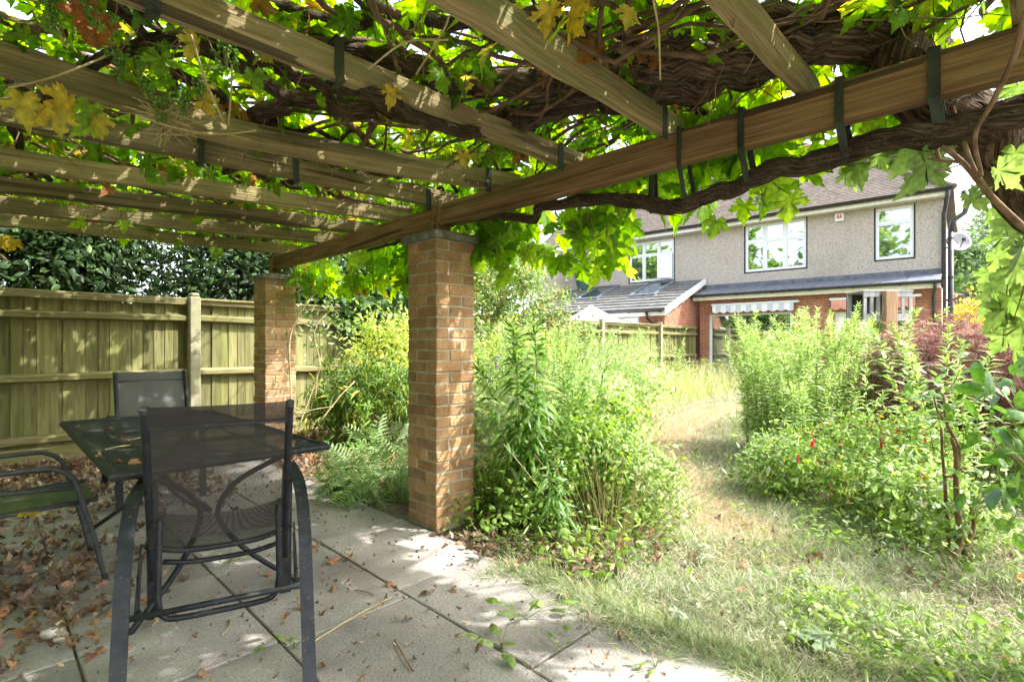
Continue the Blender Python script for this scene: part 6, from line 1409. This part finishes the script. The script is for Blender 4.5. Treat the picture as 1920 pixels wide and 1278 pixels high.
n = 1500; x = rng.uniform(2.12, 3.1, n); y = rng.uniform(1.55, 3.0, n); k = (y > 3.2 - .75 * x) ; x, y = x[k], y[k]; n = len(x)
o = scatter_mesh('ground_weeds', T_ov + T_lan, np.stack([x, y, .01 + .22 * rng.random(n) ** 2], 1), np.concatenate([rng.normal(0, 1, (n, 2)), rng.normal(.4, .5, (n, 1))], 1), randdir(n, 1.4), rng.uniform(.03, .07, n), mixcols(MIDG, n), M['leaf'], None); tag(o, 'small weeds along the patio edge in front of the mint', 'weeds', kind='stuff')
mb = MB(); xs_p = np.linspace(3.2, 11, 44)
for x_ in xs_p:
    d_ = (pathc(x_ + .1) - pathc(x_ - .1)) / .2; nn_ = Vector((-d_, 1, 0)).normalized(); w_ = (.36 + .10 * mnoise.noise(Vector((x_ * 1.7, 0, 0)))) * min(1.0, (x_ - 3.18) / 1.6)
    for s_ in (-1, 1): mb.v.append((x_ + nn_.x * s_ * w_, float(pathc(x_)) + nn_.y * s_ * w_, -.016))
for i in range(len(xs_p) - 1): mb.f.append((2*i, 2*i+2, 2*i+3, 2*i+1))
tag(mb.build('worn_path', M['straw']), kind='structure')
# soil of the planting beds
mb = MB(); mb.v = [(2.06, 1.6, -.02), (2.5, 1.5, -.018), (3.3, 1.75, -.018), (4.3, 3.3, -.018), (5.4, 7.2, -.018), (2.06, 7.2, -.018)]; mb.f = [tuple(range(6))]; tag(mb.build('flower_bed', M['soil']), kind='structure')
mb = MB(); mb.v = [(-3, 6.2, -.008), (2.3, 6.2, -.008), (2.3, 7.3, -.008), (-3, 7.3, -.008)]; mb.f = [(0,1,2,3)]; tag(mb.build('fence_bed', M['soil']), kind='structure')
mb = MB(); mb.v = [(3.1, -.9, -.015), (6.5, -1.6, -.015), (6.4, .9, -.015), (4.2, .95, -.015), (3.3, .15, -.015)]; mb.f = [tuple(range(5))]; tag(mb.build('shrub_bed', M['soil']), kind='structure')
# litter of dead leaves
DEAD = [(3, (.19,.12,.075)), (3, (.26,.175,.11)), (2.4, (.12,.08,.052)), (1.0, (.36,.27,.18)), (.5, (.30,.13,.05))]
def litter(name, label, n, region, size, z=.012, pal=DEAD):
    x, y = region(n); n = len(x); dr = np.concatenate([rng.normal(0, 1, (n, 2)), rng.normal(0, .35, (n, 1))], 1)
    o = scatter_mesh(name, T_dry, np.stack([x, y, z + .03 * rng.random(n)], 1), dr, randdir(n, 1.2), rng.uniform(*size, n), mixcols(pal, n, .2), M['deadleaf'], None); return tag(o, label, 'leaf litter', kind='stuff')
def lit1(n):
    x = rng.uniform(-1.6, 1.5, n); y = rng.uniform(2.6, 7.15, n); p = np.clip((y - 4.0) / 2.2, .0, 1) + np.exp(-((x - .12) / .33) ** 2 - ((y - 3.55) / .85) ** 2) * .95 + (y > 6.2) * .5; k = rng.random(n) < p * .7; return x[k], y[k]
litter('leaf_litter', 'drift of dry brown vine leaves on the patio under the table', 8200, lit1, (.03, .062))
def lit2(n): x = rng.uniform(2.1, 3.6, n); y = rng.uniform(3.6, 7.1, n); return x, y
litter('leaf_litter', 'dead leaves on the bare soil between the two pillars', 1700, lit2, (.035, .065))
def lit3(n): x = rng.uniform(1.95, 3.0, n); y = rng.uniform(1.5, 2.75, n); k = (y > 3.35 - .8 * x) & (rng.random(n) < .8); return x[k], y[k]
litter('leaf_litter', 'dead leaves gathered round the foot of the near pillar', 260, lit3, (.025, .055))
def lit4(n): x = rng.uniform(2.3, 5, n); y = rng.uniform(-.8, 2.2, n); return x, y
litter('leaf_litter', 'scattered dead leaves among the weeds at the lower right', 170, lit4, (.025, .05), -.01)
def lit5(n): x = rng.uniform(-.6, 2.05, n); y = rng.uniform(.9, 5.5, n); return x, y
litter('leaf_crumbs', 'small crumbs of broken leaf over the paving', 1500, lit5, (.006, .02), .001)
# single fallen leaves on the slabs
M['fallen'] = leaf_mat('fallen_leaf', .12, .85, .15, use_attr=False, cols=[(.20,.115,.065), (.30,.19,.11), (.42,.31,.2), (.34,.145,.06)])
fl = leaf_meshes('fallen_leaf', T_dry, M['fallen'])
fg = 'dead leaves on the paving'
spots = [(626,1098),(530,1165),(597,1160),(715,1135),(690,1165),(718,1090),(790,1115),(845,1100),(655,1042),(615,1058),(545,1050),(140,1215),(175,1165),(210,1150),(165,1190),(70,1140),(35,1252),(40,1270),(240,1200),(190,1222),(380,1262),(250,1235),(130,1165),(100,1060),(230,980),(560,1130),(500,1080),(760,1160),(678,1270),(900,1210),(1068,1115),(1050,1118),(1160,1190),(220,1100),(60,1190),(15,1040),(585,1028),(545,905),(602,1250),(860,1020),(835,1015),(985,1040)]
for (px, py) in spots:
    p = on_z(px + random.gauss(0, 3), py + random.gauss(0, 3), .012)
    o = place_leaf('fallen_leaf', random.choice(fl), p + Vector((0, 0, .012)), (random.gauss(0,1), random.gauss(0,1), random.gauss(0,.15)), (random.gauss(0,.3), random.gauss(0,.3), 1), random.uniform(.026, .052))
    tag(o, 'dry curled brown leaf lying on the paving slabs', 'leaf', fg)
for (px, py) in ((235,812),(242,830),(216,818),(300,800),(190,855),(222,860),(245,862),(150,795),(205,800),(420,790)):
    p = on_z(px, py, .73); o = place_leaf('fallen_leaf', random.choice(fl), p, (random.gauss(0,1), random.gauss(0,1), 0), (random.gauss(0,.3), random.gauss(0,.3), 1), random.uniform(.025, .05)); tag(o, 'small dead leaf lying on the mesh table top', 'leaf', 'dead leaves on the table')
p = on_z(35, 962, .43); o = place_leaf('fallen_leaf', leaf_meshes('fallen_leaf', T_vine[:1], M['vineyellow'])[0], p, (.8, .4, 0), (0, 0, 1), .10); tag(o, 'flat yellow vine leaf lying on the mossy chair seat', 'leaf')
# pale fresh leaves dropped on the grass
pl_ = leaf_meshes('fallen_leaf', T_vine[:2], leaf_mat('pale_leaf', .2, .5, .3, use_attr=False, cols=[(.19,.25,.14), (.27,.32,.2)]))
for (px, py, s_) in ((1555,1195,.13),(1630,1150,.09),(1325,1045,.09),(1262,1150,.08),(1515,1085,.07),(1320,1025,.07)):
    o = place_leaf('fallen_leaf', random.choice(pl_), on_z(px, py, .03) + Vector((0, 0, .01)), (random.gauss(0,1), random.gauss(0,1), .05), (random.gauss(0,.15), random.gauss(0,.15), 1), s_); tag(o, 'pale grey green vine leaf dropped on the cut grass', 'leaf', 'pale leaves on the grass')
# twigs on the paving
for i, (a, b, lab) in enumerate((((740,1198),(775,1258),'dark twig lying on the slabs in the lower middle'), ((578,1208),(735,1118),'long straw-coloured stalk lying along the slab joint'), ((665,1105),(700,1115),'short dark twig on the slabs left of the near pillar'), ((1090,1140),(1105,1160),'short brown twig on the slabs near the grass edge'), ((415,1190),(430,1160),'short pale stalk on the slabs behind the front chair'))):
    A = on_z(*a, .006); B = on_z(*b, .006); mid = (A + B) / 2 + Vector((random.gauss(0,.012), random.gauss(0,.012), .004)); tag(MB().tube(spline([A, mid, B], 4), .0032, 6).build('fallen_twig', M['strawstem'] if i in (1, 4) else M['twig']), lab, 'twig')
for (px, py, lab) in ((222,838,'thin straw stalk on the mesh table top, nearer the left rim'),(260,822,'thin straw stalk on the mesh table top, nearer the front chair')):
    A = on_z(px - 25, py + 4, .728); B = on_z(px + 22, py - 4, .728); tag(MB().tube([A, (A+B)/2 + Vector((0,0,.003)), B], .0022, 5).build('fallen_stalk', M['strawstem']), lab, 'stalk', 'stalks on the table')
# weeds growing in the slab joints
M['sprout'] = leaf_mat('sprout_leaf', .4, .5, .35, use_attr=False, cols=[(.13,.22,.04), (.18,.27,.06), (.24,.31,.12)])
spm = leaf_meshes('leaf', T_ov, M['sprout'])
for i, (px, py, n, s_, lab) in enumerate(((430,1055,9,.045,'sprig of weed in the slab joint under the front chair'), (940,1215,11,.075,'leafy weed growing from the long slab joint in the lower middle'), (985,1160,9,.075,'broad-leaved weed on the slab, beyond the joint weed'), (552,1215,6,.05,'small weed at the foot of the front chair leg'), (657,1045,5,.035,'tiny weed in the joint left of the near pillar'), (1050,1220,5,.05,'thin upright weed on the slab near the grass'), (1230,1250,6,.05,'weed at the patio corner by the grass tuft'))):
    b = on_z(px, py, 0); t = thing('joint_weed', lab, 'weed', (b.x, b.y, 0)); st = []
    for k in range(n):
        e = b + Vector((random.gauss(0, s_*.9), random.gauss(0, s_*.9), random.uniform(.012, s_*1.2))); st.append(([b, (b+e)/2 + Vector((0,0,.012)), e], .0016, .001)); place_leaf('leaf', random.choice(spm), e, (e - b) + Vector((0,0,-.01)), Vector((random.gauss(0,.3), random.gauss(0,.3), 1)), s_ * random.uniform(.6, 1.15), t)
    tri_tubes('stem', st, M['stem'], t, 4)
# ragged grass creeping over the patio edge
n = 9000; yy = rng.uniform(-.4, 2.1, n); xx = 2.10 - np.abs(rng.normal(0, .16, n)) * np.clip(.5 + 1.6 * nz2(np.full(n, .3), yy, 2.2, 6), .05, 1.4)
o = scatter_mesh('edge_grass', [blade(.014, .6), blade(.014, 1.3)], np.stack([xx, yy, np.full(n, .0)], 1), np.concatenate([rng.normal(-.15, .7, (n, 1)), rng.normal(0, .8, (n, 1)), rng.uniform(.1, .7, (n, 1))], 1), randdir(n, .2), rng.uniform(.04, .13, n), mixcols([(3, (.33,.34,.22)), (3, (.22,.28,.13)), (1.5, (.15,.22,.07)), (1, (.46,.43,.32))], n), M['drygrass'], None); tag(o, 'ragged grass creeping over the right edge of the patio', 'grass', kind='stuff')
# moss and fine grass along the slab joints and patio edge
jx = []
for _ in range(1500):
    r_ = random.random()
    if r_ < .35: jx.append((1.45 + random.gauss(0,.008), random.uniform(1.1, 3.2)))
    elif r_ < .5: jx.append((.85 + random.gauss(0,.008), random.uniform(1.5, 4)))
    else: jx.append((2.07 + abs(random.gauss(0,.05)), random.uniform(-.3, 2.0)))
jx = np.array(jx); n = len(jx)
o = scatter_mesh('joint_grass', T_grass, np.concatenate([jx, np.full((n, 1), -.01)], 1), randdir(n, .8), randdir(n), np.where(jx[:, 0] > 2, rng.uniform(.05, .14, n), rng.uniform(.01, .028, n)), mixcols([(3, (.2,.26,.08)), (2, (.12,.17,.04)), (2, (.40,.38,.2))], n), M['leaf'], None); tag(o, 'moss and fine grass in the slab joints and patio edge', 'grass', kind='stuff')
